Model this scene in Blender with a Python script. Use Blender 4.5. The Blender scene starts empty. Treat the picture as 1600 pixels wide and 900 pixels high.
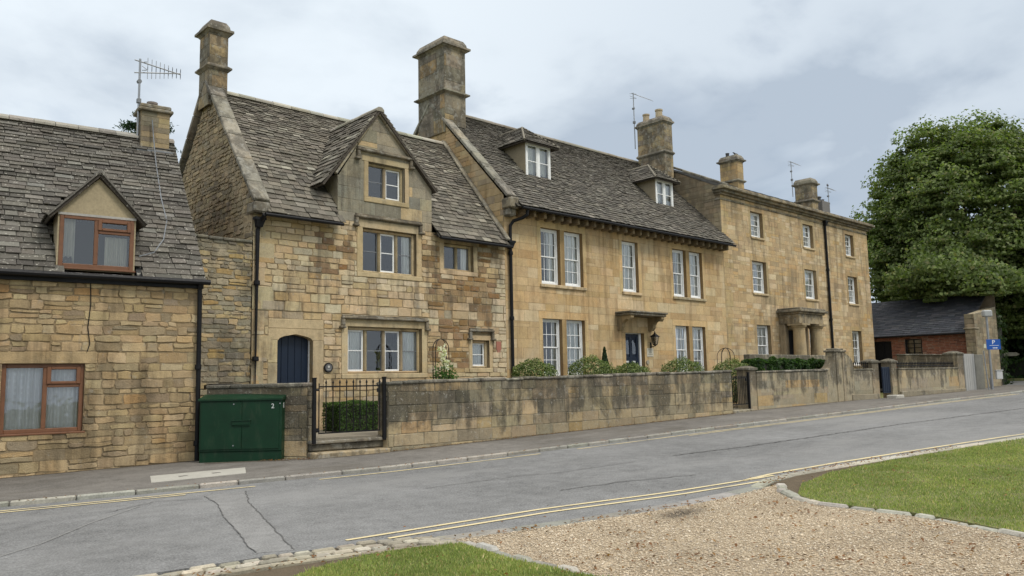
import bpy, bmesh, math, random
import numpy as np
from mathutils import Vector, Matrix, noise as mnoise

R = math.radians
sc = bpy.context.scene
COL = sc.collection

# ------------------------------------------------------------------ camera, sky, sun, exposure
CAM_H = 1.6
_f, _hy0, _roll = 1250.0, 568.0 + 0.02 * 1360, 0.02
def _cam_axes():
    p1 = Vector((0, -(_hy0 - 450), _f)); d = Vector((1, _roll, 0))
    n = p1.cross(d).normalized()
    if n.y < 0: n = -n
    X = Vector((2160 - 800, -(568 - 450), _f)).normalized()
    Y = n.cross(X)
    if Y.z < 0: Y = -Y
    return Matrix((X, Y, n))            # rows: world axes written in camera axes (right, up, forward)
_M = _cam_axes()
right = _M @ Vector((1, 0, 0)); up = _M @ Vector((0, 1, 0)); fwd = _M @ Vector((0, 0, 1))
cd = bpy.data.cameras.new('camera'); cam = bpy.data.objects.new('camera', cd); COL.objects.link(cam)
m = Matrix((right, up, -fwd)).transposed().to_4x4(); m.translation = (0, 0, CAM_H)
cam.matrix_world = m
cd.sensor_width = 36; cd.lens = 36 * _f / 1600; cd.clip_start = 0.1; cd.clip_end = 3000
sc.camera = cam

SUN_EL, SUN_AZ = R(52), R(168)          # azimuth measured from +Y towards +X
world = bpy.data.worlds.new('World'); sc.world = world; world.use_nodes = True
nt = world.node_tree; nt.nodes.clear()
def N(t, k, **kw):
    n = t.nodes.new(k)
    for a, b in kw.items():
        if hasattr(n, a): setattr(n, a, b)
    return n
def wire(t, a, b): t.links.new(a, b)
out = N(nt, 'ShaderNodeOutputWorld'); bg = N(nt, 'ShaderNodeBackground')
sky = N(nt, 'ShaderNodeTexSky', sky_type='NISHITA', sun_disc=False)
sky.sun_elevation = SUN_EL; sky.sun_rotation = SUN_AZ; sky.air_density = 1.0; sky.dust_density = 1.5; sky.ozone_density = 1.5
tc = N(nt, 'ShaderNodeTexCoord'); sep = N(nt, 'ShaderNodeSeparateXYZ')
wire(nt, tc.outputs['Generated'], sep.inputs[0])
def M(t, op, a, b=None, c=None, clamp=False):
    n = N(t, 'ShaderNodeMath', operation=op); n.use_clamp = clamp
    for i, v in enumerate((a, b, c)):
        if v is None: continue
        if isinstance(v, (int, float)): n.inputs[i].default_value = v
        else: wire(t, v, n.inputs[i])
    return n.outputs[0]
def MR(t, v, a, b, c=0.0, d=1.0, smooth=True):
    n = N(t, 'ShaderNodeMapRange'); n.clamp = True
    if smooth: n.interpolation_type = 'SMOOTHSTEP'
    wire(t, v, n.inputs[0])
    for i, x in enumerate((a, b, c, d)): n.inputs[i + 1].default_value = x
    return n.outputs[0]
def MIX(t, fac, a, b, mode='MIX'):
    n = N(t, 'ShaderNodeMix', data_type='RGBA', blend_type=mode)
    if isinstance(fac, (int, float)): n.inputs[0].default_value = fac
    else: wire(t, fac, n.inputs[0])
    for i, v in ((6, a), (7, b)):
        if isinstance(v, tuple): n.inputs[i].default_value = (*v[:3], 1)
        else: wire(t, v, n.inputs[i])
    return n.outputs[2]
def NOISE(t, vec, scale, detail=4, rough=0.55, dist=0.0):
    n = N(t, 'ShaderNodeTexNoise'); n.inputs['Scale'].default_value = scale; n.inputs['Detail'].default_value = detail
    n.inputs['Roughness'].default_value = rough; n.inputs['Distortion'].default_value = dist
    if vec is not None: wire(t, vec, n.inputs['Vector'])
    return n.outputs['Fac']
def MAPV(t, vec, scale=(1, 1, 1), loc=(0, 0, 0), rot=(0, 0, 0)):
    n = N(t, 'ShaderNodeMapping'); wire(t, vec, n.inputs[0])
    n.inputs['Location'].default_value = loc; n.inputs['Scale'].default_value = scale; n.inputs['Rotation'].default_value = rot
    return n.outputs[0]
zz = M(nt, 'MAXIMUM', sep.outputs[2], 0.0)
den = M(nt, 'ADD', zz, 0.22)
cmb = N(nt, 'ShaderNodeCombineXYZ')
wire(nt, M(nt, 'DIVIDE', sep.outputs[0], den), cmb.inputs[0]); wire(nt, M(nt, 'DIVIDE', sep.outputs[1], den), cmb.inputs[1])
cv = MAPV(nt, cmb.outputs[0], (1, 1, 1), (3.1, 1.7, 0.0))
n1 = NOISE(nt, cv, 0.85, 6, 0.52, 0.3); n2 = NOISE(nt, cv, 2.3, 7, 0.55, 0.2)
mixn = M(nt, 'ADD', M(nt, 'MULTIPLY', n1, 0.7), M(nt, 'MULTIPLY', n2, 0.3))
# dark and light cloud, thin blue gaps; overcast is about three times brighter overhead
dark = MR(nt, mixn, 0.36, 0.54)
grad = MR(nt, sep.outputs[0], 0.45, 0.98)         # clouds thicker to the east
dk2 = M(nt, 'SUBTRACT', dark, M(nt, 'MULTIPLY', grad, 0.55), clamp=True)
ccol = MIX(nt, dk2, (4.7, 5.5, 6.5), (8.3, 9.1, 9.8))
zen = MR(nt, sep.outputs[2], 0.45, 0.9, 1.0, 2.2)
ccol = MIX(nt, MR(nt, sep.outputs[2], 0.42, 0.75), ccol, (8.5, 8.5, 8.45))  # unseen overhead sky: neutral colour invented to whiten the scene's light
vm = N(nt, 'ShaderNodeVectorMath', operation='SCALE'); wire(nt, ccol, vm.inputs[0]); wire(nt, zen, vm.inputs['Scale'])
gap = M(nt, 'MULTIPLY', MR(nt, n2, 0.52, 0.70), 0.30)
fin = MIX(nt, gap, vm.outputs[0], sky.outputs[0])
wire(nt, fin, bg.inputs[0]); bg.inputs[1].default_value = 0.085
wire(nt, bg.outputs[0], out.inputs[0])

sl = bpy.data.lights.new('sun', 'SUN'); sun = bpy.data.objects.new('sun', sl); COL.objects.link(sun)
sl.energy = 1.5; sl.angle = R(14); sl.color = (1.0, 0.95, 0.86)
sd = Vector((math.sin(SUN_AZ) * math.cos(SUN_EL), math.cos(SUN_AZ) * math.cos(SUN_EL), math.sin(SUN_EL)))
sun.rotation_euler = sd.to_track_quat('Z', 'Y').to_euler(); sun.location = (0, 0, 40)
sc.view_settings.view_transform = 'Standard'; sc.view_settings.look = 'None'
sc.view_settings.gamma = 1.0; sc.view_settings.use_curve_mapping = False
sc.view_settings.exposure = 0.27
sc.render.engine = 'CYCLES'
sc.cycles.max_bounces = 6; sc.cycles.transparent_max_bounces = 12; sc.cycles.use_denoising = True

# ------------------------------------------------------------------ mesh helpers
def gz(x): return 0.02 * min(x, 60.0)
def hsh(*a): return mnoise.random_vector
class MB:
    def __init__(s): s.v = []; s.f = []; s.c = []
    def add(s, vs, fs, col):
        b = len(s.v); s.v += [tuple(p) for p in vs]; s.f += [tuple(i + b for i in q) for q in fs]
        s.c += list(col) if isinstance(col, list) else [tuple(col[:3])] * len(vs)
    def poly(s, pts, col=(1, 1, 1)): s.add(pts, [tuple(range(len(pts)))], col)
    def obox(s, o, ex, ey, ez, col=(1, 1, 1), bev=0.0):
        """box from corner o along three edge vectors, chamfered by bev"""
        o, ex, ey, ez = map(Vector, (o, ex, ey, ez))
        L = (ex.length, ey.length, ez.length)
        if bev <= 0 or min(L) < 2.05 * bev:
            vs = [o + ex * i + ey * j + ez * k for k in (0, 1) for j in (0, 1) for i in (0, 1)]
            s.add(vs, [(0, 2, 3, 1), (4, 5, 7, 6), (0, 1, 5, 4), (2, 6, 7, 3), (0, 4, 6, 2), (1, 3, 7, 5)], col); return
        E = (ex, ey, ez); r = [bev / l for l in L]; vs = []; idx = {}
        for k in (0, 1):
            for j in (0, 1):
                for i in (0, 1):
                    t = (i, j, k)
                    for ax in range(3):
                        p = o.copy()
                        for a in range(3):
                            q = t[a]
                            if a != ax: q = r[a] if t[a] == 0 else 1 - r[a]
                            p = p + E[a] * q
                        idx[(i, j, k, ax)] = len(vs); vs.append(p)
        fs = []
        def g(t, ax): return idx[(t[0], t[1], t[2], ax)]
        for ax in range(3):
            a, b = [(1, 2), (0, 2), (0, 1)][ax]
            for side in (0, 1):
                q = []
                for (u, w) in ((0, 0), (1, 0), (1, 1), (0, 1)):
                    t = [0, 0, 0]; t[ax] = side; t[a] = u; t[b] = w; q.append(g(t, ax))
                fs.append(tuple(q))
        for ax in range(3):
            a, b = [(1, 2), (0, 2), (0, 1)][ax]
            for u in (0, 1):
                for w in (0, 1):
                    t0 = [0, 0, 0]; t1 = [0, 0, 0]; t1[ax] = 1; t0[a] = t1[a] = u; t0[b] = t1[b] = w
                    fs.append((g(t0, a), g(t1, a), g(t1, b), g(t0, b)))
        for k in (0, 1):
            for j in (0, 1):
                for i in (0, 1): fs.append(tuple(g((i, j, k), ax) for ax in range(3)))
        s.add(vs, fs, col)
    def box(s, x0, x1, y0, y1, z0, z1, col=(1, 1, 1), bev=0.0):
        s.obox((x0, y0, z0), (x1 - x0, 0, 0), (0, y1 - y0, 0), (0, 0, z1 - z0), col, bev)
    def prism(s, pts, e, col=(1, 1, 1)):
        n = len(pts); e = Vector(e); a = [Vector(p) for p in pts]
        s.add(a + [p + e for p in a], [tuple(range(n))[::-1], tuple(range(n, 2 * n))] + [(i, (i + 1) % n, n + (i + 1) % n, n + i) for i in range(n)], col)
    def tube(s, pts, r, n=8, col=(1, 1, 1), cap=True):
        pts = [Vector(p) for p in pts]; rs = r if isinstance(r, (list, tuple)) else [r] * len(pts)
        vs, fs = [], []; ref = None
        for i, p in enumerate(pts):
            d = (pts[min(i + 1, len(pts) - 1)] - pts[max(i - 1, 0)]).normalized()
            if ref is None: ref = Vector((0, 0, 1)) if abs(d.z) < 0.9 else Vector((1, 0, 0))
            a = d.cross(ref).normalized(); b = d.cross(a); ref = -b if False else ref
            for k in range(n):
                t = 2 * math.pi * k / n
                vs.append(p + (a * math.cos(t) + b * math.sin(t)) * rs[i])
        for i in range(len(pts) - 1):
            for k in range(n):
                fs.append((i * n + k, i * n + (k + 1) % n, (i + 1) * n + (k + 1) % n, (i + 1) * n + k))
        if cap: fs += [tuple(range(n))[::-1], tuple((len(pts) - 1) * n + k for k in range(n))]
        s.add(vs, fs, col)
    def lathe(s, c, prof, n=16, col=(1, 1, 1)):
        vs = [(c[0] + r * math.cos(2 * math.pi * k / n), c[1] + r * math.sin(2 * math.pi * k / n), c[2] + z) for r, z in prof for k in range(n)]
        fs = [(i * n + k, i * n + (k + 1) % n, (i + 1) * n + (k + 1) % n, (i + 1) * n + k) for i in range(len(prof) - 1) for k in range(n)]
        fs += [tuple(range(n))[::-1], tuple((len(prof) - 1) * n + k for k in range(n))]
        s.add(vs, fs, col)
    def mesh(s, name, off):
        me = bpy.data.meshes.new(name)
        me.from_pydata([(a - off[0], b - off[1], c - off[2]) for a, b, c in s.v], [], s.f)
        at = me.color_attributes.new('Col', 'FLOAT_COLOR', 'POINT')
        a = np.ones((len(s.v), 4), np.float32)
        if s.c: a[:, :3] = np.array(s.c, np.float32)
        at.data.foreach_set('color', a.ravel())
        return me
OFF = {}
def tag(o, label=None, cat=None, group=None, kind=None):
    for k, v in (('label', label), ('category', cat), ('group', group), ('kind', kind)):
        if v: o[k] = v
    return o
def thing(name, loc, label, cat, group=None):
    o = bpy.data.objects.new(name, None); o.empty_display_size = 0.3; o.location = loc; COL.objects.link(o)
    OFF[o.name] = tuple(loc); return tag(o, label, cat, group)
def obj(name, mb, mat, parent=None, loc=(0, 0, 0), smooth=False):
    off = OFF[parent.name] if parent else tuple(loc)
    me = mb if isinstance(mb, bpy.types.Mesh) else mb.mesh(name, off)
    o = bpy.data.objects.new(name, me)
    if not parent: o.location = loc
    o.parent = parent; me.materials.append(mat); COL.objects.link(o); OFF[o.name] = off
    if smooth: me.polygons.foreach_set('use_smooth', [True] * len(me.polygons))
    return o
def np_mesh(name, V, F, C):
    """fast mesh: V (n,3), F (m,k) all the same k, C (n,3)"""
    me = bpy.data.meshes.new(name); k = F.shape[1]
    me.vertices.add(len(V)); me.vertices.foreach_set('co', np.asarray(V, np.float32).ravel())
    me.loops.add(F.size); me.loops.foreach_set('vertex_index', np.asarray(F, np.int32).ravel())
    me.polygons.add(len(F)); me.polygons.foreach_set('loop_start', np.arange(0, F.size, k, dtype=np.int32))
    me.polygons.foreach_set('loop_total', np.full(len(F), k, np.int32))
    at = me.color_attributes.new('Col', 'FLOAT_COLOR', 'POINT'); a = np.ones((len(V), 4), np.float32); a[:, :3] = C
    at.data.foreach_set('color', a.ravel()); me.update(); me.validate(); return me
class Fr:
    """wall frame: s along the wall, z up, d outwards"""
    def __init__(s, o, u): s.o = Vector(o); s.u = Vector((u[0], u[1], 0)).normalized(); s.n = Vector((s.u.y, -s.u.x, 0)); s.z = Vector((0, 0, 1))
    def __call__(s, a, z, d=0.0): return s.o + s.u * a + s.z * z + s.n * d
    def box(s, mb, s0, s1, z0, z1, d0, d1, col=(1, 1, 1), bev=0.0):
        mb.obox(s(s0, z0, d0), s.u * (s1 - s0), s.z * (z1 - z0), s.n * (d1 - d0), col, bev)

# ------------------------------------------------------------------ materials
def newmat(name):
    mt = bpy.data.materials.new(name); mt.use_nodes = True; t = mt.node_tree; t.nodes.clear()
    o = N(t, 'ShaderNodeOutputMaterial'); b = N(t, 'ShaderNodeBsdfPrincipled'); wire(t, b.outputs[0], o.inputs[0])
    return mt, t, b, o
def attr(t): return N(t, 'ShaderNodeAttribute', attribute_name='Col').outputs['Color']
def bumpit(t, b, h, strength, dist=0.02):
    n = N(t, 'ShaderNodeBump'); n.inputs['Strength'].default_value = strength; n.inputs['Distance'].default_value = dist
    wire(t, h, n.inputs['Height']); wire(t, n.outputs[0], b.inputs['Normal'])
def grey(t, v):
    n = N(t, 'ShaderNodeCombineColor')
    for i in range(3): wire(t, v, n.inputs[i])
    return n.outputs[0]
def stone_mat(name, grime=(.055, .05, .04), gamt=.45, gthr=(.52, .72), gscale=.9, streak=.25, lichen=.12, lcol=(.33, .32, .28), bump=.55, zband=None, fine=1.0, bleach=.25, spots=0):
    mt, t, b, o = newmat(name)
    co = N(t, 'ShaderNodeTexCoord').outputs['Object']
    c = attr(t)
    big = NOISE(t, co, 1.3, 5, .6); med = NOISE(t, co, 7, 5, .65); fin = NOISE(t, co, 48, 4, .7)
    v = M(t, 'ADD', M(t, 'ADD', MR(t, big, .25, .75, .36, .58, False), MR(t, med, .25, .75, .12, .40, False)), MR(t, fin, .25, .75, .22 - .16 * fine, .22 + .20 * fine, False))
    c = MIX(t, 1.0, c, grey(t, v), 'MULTIPLY')
    c = MIX(t, M(t, 'MULTIPLY', MR(t, NOISE(t, MAPV(t, co, (1, 1, .6), (3, 5, 2)), .75, 6, .62, .5), .50, .68), bleach), c, (.50, .41, .27))
    # warm and cool drift
    c = MIX(t, MR(t, NOISE(t, MAPV(t, co, (1, 1, 1), (5, 3, 9)), 2.1, 4, .6), .45, .75, 0, .35), c, MIX(t, 1.0, c, (1.12, .93, .70), 'MULTIPLY'))
    gm = NOISE(t, MAPV(t, co, (1, 1, .8), (9, 2, 4)), gscale, 7, .68, .4)
    sm = NOISE(t, MAPV(t, co, (2.6, 2.6, .22), (1, 7, 3)), 1.6, 6, .65)
    g = M(t, 'ADD', gm, M(t, 'MULTIPLY', M(t, 'SUBTRACT', sm, .5), streak * 2))
    if zband:
        sx = N(t, 'ShaderNodeSeparateXYZ'); wire(t, co, sx.inputs[0])
        zb = MR(t, sx.outputs[2], zband[0], zband[1], -.15, .07)
        g = M(t, 'ADD', g, zb)
    gf = M(t, 'MULTIPLY', MR(t, g, gthr[0], gthr[1]), gamt)
    gf = M(t, 'MULTIPLY', gf, MR(t, fin, .3, .62, .55, 1.0))
    c = MIX(t, gf, c, grime)
    lm = M(t, 'MULTIPLY', MR(t, NOISE(t, MAPV(t, co, (1, 1, 1), (2, 8, 1)), 5.5, 6, .75), .60 - lichen * .5, .72 - lichen * .5), min(.75, .35 + lichen))
    c = MIX(t, lm, c, lcol)
    if spots: c = MIX(t, M(t, 'MULTIPLY', MR(t, NOISE(t, MAPV(t, co, (1, 1, .7), (6, 3, 8)), 19, 5, .7), .60, .68), spots), c, (.40, .38, .32))
    wire(t, c, b.inputs['Base Color']); b.inputs['Roughness'].default_value = .92; b.inputs['Specular IOR Level'].default_value = .2
    h = M(t, 'ADD', M(t, 'MULTIPLY', med, .7), M(t, 'MULTIPLY', fin, .35))
    bumpit(t, b, h, bump, .03)
    return mt
def tile_mat(name, pale=(.42, .40, .34), pamt=.5, pthr=(.58, .66), moss=.3):
    mt, t, b, o = newmat(name)
    co = N(t, 'ShaderNodeTexCoord').outputs['Object']; c = attr(t)
    med = NOISE(t, co, 5, 5, .65); fin = NOISE(t, co, 34, 4, .7); spk = NOISE(t, MAPV(t, co, (1, 1, 1), (4, 4, 2)), 17, 5, .7)
    c = MIX(t, 1.0, c, grey(t, M(t, 'ADD', MR(t, med, .25, .75, .42, .68, False), MR(t, fin, .25, .75, .34, .60, False))), 'MULTIPLY')
    c = MIX(t, M(t, 'MULTIPLY', MR(t, spk, *pthr), pamt), c, pale)
    c = MIX(t, M(t, 'MULTIPLY', MR(t, NOISE(t, MAPV(t, co, (1, 1, 1), (7, 1, 3)), 6, 5, .7), .58, .70), moss), c, (.05, .043, .025))
    wire(t, c, b.inputs['Base Color']); b.inputs['Roughness'].default_value = .88; b.inputs['Specular IOR Level'].default_value = .25
    bumpit(t, b, M(t, 'ADD', med, M(t, 'MULTIPLY', fin, .5)), .5, .02); return mt
def paint(name, col, rough=.45, var=.12, scale=6, metal=0.0, bump=.05, spec=.4, dirt=0.0):
    mt, t, b, o = newmat(name); co = N(t, 'ShaderNodeTexCoord').outputs['Object']
    n = NOISE(t, co, scale, 5, .6); n2 = NOISE(t, co, 40, 4, .6)
    c = MIX(t, 1.0, (*col,), grey(t, MR(t, n, .25, .75, 1 - var, 1 + var, False)), 'MULTIPLY')
    if dirt: c = MIX(t, M(t, 'MULTIPLY', MR(t, NOISE(t, MAPV(t, co, (3, 3, .8)), 2.2, 6, .7), .5, .75), dirt), c, (.16, .14, .10))
    wire(t, c, b.inputs['Base Color']); wire(t, MR(t, n2, .3, .7, rough - .08, rough + .1, False), b.inputs['Roughness'])
    b.inputs['Metallic'].default_value = metal; b.inputs['Specular IOR Level'].default_value = spec
    bumpit(t, b, n2, bump, .01); return mt
def leaf_mat(name, trans=.25, rough=.5):
    mt, t, b, o = newmat(name); c = attr(t)
    wire(t, c, b.inputs['Base Color']); b.inputs['Roughness'].default_value = rough; b.inputs['Specular IOR Level'].default_value = .3
    tr = N(t, 'ShaderNodeBsdfTranslucent'); wire(t, MIX(t, 1.0, c, (1.1, 1.25, .6), 'MULTIPLY'), tr.inputs[0])
    mx = N(t, 'ShaderNodeMixShader'); mx.inputs[0].default_value = trans
    wire(t, b.outputs[0], mx.inputs[1]); wire(t, tr.outputs[0], mx.inputs[2]); wire(t, mx.outputs[0], o.inputs[0]); return mt
def glass_mat():
    mt, t, b, o = newmat('window_glass')
    fr = N(t, 'ShaderNodeFresnel'); fr.inputs[0].default_value = 1.52
    co = N(t, 'ShaderNodeTexCoord').outputs['Object']
    bp = N(t, 'ShaderNodeBump'); bp.inputs['Strength'].default_value = .06; bp.inputs['Distance'].default_value = .05; wire(t, NOISE(t, co, 3.0, 2, .5), bp.inputs['Height'])
    gl = N(t, 'ShaderNodeBsdfGlossy'); gl.inputs['Roughness'].default_value = .03; gl.inputs[0].default_value = (.95, .97, 1, 1); wire(t, bp.outputs[0], gl.inputs['Normal'])
    tp = N(t, 'ShaderNodeBsdfTransparent'); tp.inputs[0].default_value = (.94, .96, .95, 1)
    mx = N(t, 'ShaderNodeMixShader'); wire(t, M(t, 'MULTIPLY', fr.outputs[0], 2.6, clamp=True), mx.inputs[0])
    wire(t, tp.outputs[0], mx.inputs[1]); wire(t, gl.outputs[0], mx.inputs[2]); wire(t, mx.outputs[0], o.inputs[0]); return mt
def cloth_mat(name, col, dots=False):
    mt, t, b, o = newmat(name); co = N(t, 'ShaderNodeTexCoord').outputs['Object']
    c = MIX(t, 1.0, (*col,), grey(t, MR(t, NOISE(t, MAPV(t, co, (1, 1, .15)), 9, 3, .6), .3, .7, .8, 1.08, False)), 'MULTIPLY')
    wire(t, c, b.inputs['Base Color']); b.inputs['Roughness'].default_value = .95
    if dots:
        v = N(t, 'ShaderNodeTexVoronoi'); v.inputs['Scale'].default_value = 9; v.inputs['Randomness'].default_value = .25; wire(t, co, v.inputs['Vector'])
        d = MR(t, v.outputs['Distance'], .20, .34, 1.0, .90)
        tp = N(t, 'ShaderNodeBsdfTransparent'); mx = N(t, 'ShaderNodeMixShader'); wire(t, d, mx.inputs[0])
        wire(t, tp.outputs[0], mx.inputs[1]); wire(t, b.outputs[0], mx.inputs[2]); wire(t, mx.outputs[0], o.inputs[0])
    return mt
def ground_mat(name, base, var, s1=.6, s2=9, s3=120, rough=.9, bump=.35, bd=.01, stains=None, speck=None):
    mt, t, b, o = newmat(name); co = N(t, 'ShaderNodeTexCoord').outputs['Object']
    n1 = NOISE(t, co, s1, 5, .6); n2 = NOISE(t, co, s2, 5, .65); n3 = NOISE(t, co, s3, 3, .7)
    v = M(t, 'ADD', M(t, 'ADD', MR(t, n1, .25, .75, .33 - var * .5, .33 + var * .5, False), MR(t, n2, .25, .75, .33 - var * .4, .33 + var * .4, False)), MR(t, n3, .25, .75, .34 - var, .34 + var, False))
    c = MIX(t, 1.0, (*base,), grey(t, v), 'MULTIPLY')
    if stains: c = MIX(t, M(t, 'MULTIPLY', MR(t, NOISE(t, MAPV(t, co, stains[2]), 1.0, 6, .65, .3), .48, .66), stains[1]), c, stains[0])
    if speck: c = MIX(t, MR(t, NOISE(t, co, 62, 4, .7), .58, .70, 0, .6), c, speck)
    wire(t, c, b.inputs['Base Color']); b.inputs['Roughness'].default_value = rough; b.inputs['Specular IOR Level'].default_value = .25
    bumpit(t, b, M(t, 'ADD', n3, M(t, 'MULTIPLY', n2, .4)), bump, bd); return mt
def vcol_mat(name, rough=.85, bump=.3, scale=60, var=.2):
    mt, t, b, o = newmat(name); co = N(t, 'ShaderNodeTexCoord').outputs['Object']
    n = NOISE(t, co, scale, 4, .65); n2 = NOISE(t, co, scale / 8, 4, .6)
    c = MIX(t, 1.0, attr(t), grey(t, M(t, 'ADD', MR(t, n, .25, .75, .5 - var, .5 + var, False), MR(t, n2, .25, .75, .5 - var, .5 + var, False))), 'MULTIPLY')
    wire(t, c, b.inputs['Base Color']); b.inputs['Roughness'].default_value = rough; bumpit(t, b, n, bump, .01); return mt

M_ST1 = stone_mat('cottage_stone', gamt=.72, gthr=(.46, .66), gscale=.45, streak=.28, lichen=.04, grime=(.085, .065, .04), bump=1.0, bleach=.25)
M_ST2 = stone_mat('gabled_house_stone', gamt=.62, gthr=(.50, .68), gscale=.7, streak=.4, lichen=.08, grime=(.07, .06, .046), bump=.9, spots=.25)
M_ST3 = stone_mat('ashlar_ochre', gamt=.5, gthr=(.48, .72), gscale=.55, streak=.7, lichen=.0, grime=(.155, .10, .05), bump=.5, bleach=.6)
M_ST4 = stone_mat('ashlar_grey_ochre', gamt=.58, gthr=(.46, .70), gscale=.6, streak=.55, lichen=.0, grime=(.12, .095, .062), bump=.6, bleach=.45)
M_RUB = stone_mat('rubble_stone', gamt=.6, gthr=(.46, .64), streak=.2, lichen=.10, bump=1.0, spots=.3)
M_BND = stone_mat('boundary_stone', gamt=.86, gthr=(.42, .60), gscale=.9, streak=.28, lichen=.08, grime=(.045, .042, .035), zband=(-.1, .95, .6, 1.0), bump=.8, bleach=.1, spots=.75)
M_BN2 = stone_mat('rendered_wall', gamt=.80, gthr=(.42, .60), gscale=1.5, streak=.45, lichen=.10, grime=(.05, .046, .038), zband=(.0, 1.1, .6, 1.0), bleach=.15, spots=.4, bump=.8)
M_TRM = stone_mat('dressed_stone', gamt=.55, gthr=(.48, .70), gscale=1.3, streak=.4, lichen=.05, bump=.5)
M_WTH = stone_mat('weathered_stone', gamt=.75, gthr=(.40, .60), gscale=2.2, streak=.25, lichen=.18, grime=(.05, .046, .039), bleach=0, spots=.4)
M_TL1 = tile_mat('slate_tile_grey', pamt=.7, pthr=(.585, .645), moss=.6)
M_TL2 = tile_mat('stone_tile_brown', pamt=.42, pthr=(.58, .66), moss=.4, pale=(.40, .37, .29))
M_TL3 = tile_mat('stone_tile_dark', pamt=.35, pthr=(.58, .68), moss=.5, pale=(.34, .32, .27))
M_SLT = tile_mat('blue_slate', pamt=.2, pthr=(.62, .70), moss=.2, pale=(.22, .23, .25))
M_WHT = paint('white_paint', (.78, .78, .76), .4, .05, bump=.03)
M_BRN = paint('brown_frame', (.155, .068, .032), .45, .22, 9)
M_BLK = paint('black_iron', (.009, .009, .010), .5, .25, 8, spec=.2)
M_BLU = paint('navy_door_paint', (.003, .0105, .027), .45, .15, 5, bump=.06)
M_GRN = paint('green_cabinet_paint', (.0042, .030, .0125), .42, .22, 3, dirt=.12, bump=.04, spec=.25)
M_LGR = paint('pale_lettering', (.6, .62, .6), .6)
M_LED = paint('lead_grey', (.17, .18, .19), .6, .2)
M_GAL = paint('galvanised_metal', (.30, .31, .32), .45, .15, metal=.7)
M_CON = vcol_mat('cast_concrete', .9, .3, 70, .12)
M_REN = vcol_mat('lime_render', .95, .25, 25, .14)
M_GLS = glass_mat()
M_NET = cloth_mat('net_curtain', (.88, .87, .84))
M_LAC = cloth_mat('lace_curtain', (.86, .87, .90), True)
M_CUR = cloth_mat('drape', (.66, .63, .55))
M_DRK = paint('dark_room', (.02, .02, .02), .9)
M_LEAF = leaf_mat('leaf', .45, .55); M_GRASS = leaf_mat('grass_blade', .4, .7); M_BARK = vcol_mat('bark', .95, .6, 14, .25)
M_POT = vcol_mat('clay_pot', .9, .3, 30, .15); M_VC = vcol_mat('plain_coloured', .7, .1, 30, .08)
M_FEA = paint('bird_feather', (.03, .03, .035), .6)
M_SIGN = paint('sign_blue', (.012, .085, .36), .35, .05); M_WOOD = vcol_mat('weathered_wood', .9, .4, 20, .2)
M_BRK = vcol_mat('brick_red', .9, .4, 40, .22)

# ------------------------------------------------------------------ masonry generator
def clip_poly(p, o):
    """clip polygon p by convex counter-clockwise polygon o"""
    for i in range(len(o)):
        a, b = o[i], o[(i + 1) % len(o)]; q = []
        if not p: return p
        def side(t): return (b[0] - a[0]) * (t[1] - a[1]) - (b[1] - a[1]) * (t[0] - a[0])
        for j in range(len(p)):
            c, d = p[j], p[(j + 1) % len(p)]; sc_, sd_ = side(c), side(d)
            if sc_ >= 0: q.append(c)
            if (sc_ >= 0) != (sd_ >= 0):
                t = sc_ / (sc_ - sd_); q.append((c[0] + (d[0] - c[0]) * t, c[1] + (d[1] - c[1]) * t))
        p = q
    return p
def sub_rect(r, o):
    a0, b0, a1, b1 = r; c0, d0, c1, d1 = o
    if c0 >= a1 or c1 <= a0 or d0 >= b1 or d1 <= b0: return [r]
    res = []
    if a0 < c0: res.append((a0, b0, c0, b1))
    if c1 < a1: res.append((c1, b0, a1, b1))
    m0, m1 = max(a0, c0), min(a1, c1)
    if b0 < d0: res.append((m0, b0, m1, d0))
    if d1 < b1: res.append((m0, d1, m1, b1))
    return res
def rect(s0, z0, s1, z1): return [(s0, z0), (s1, z0), (s1, z1), (s0, z1)]
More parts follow.
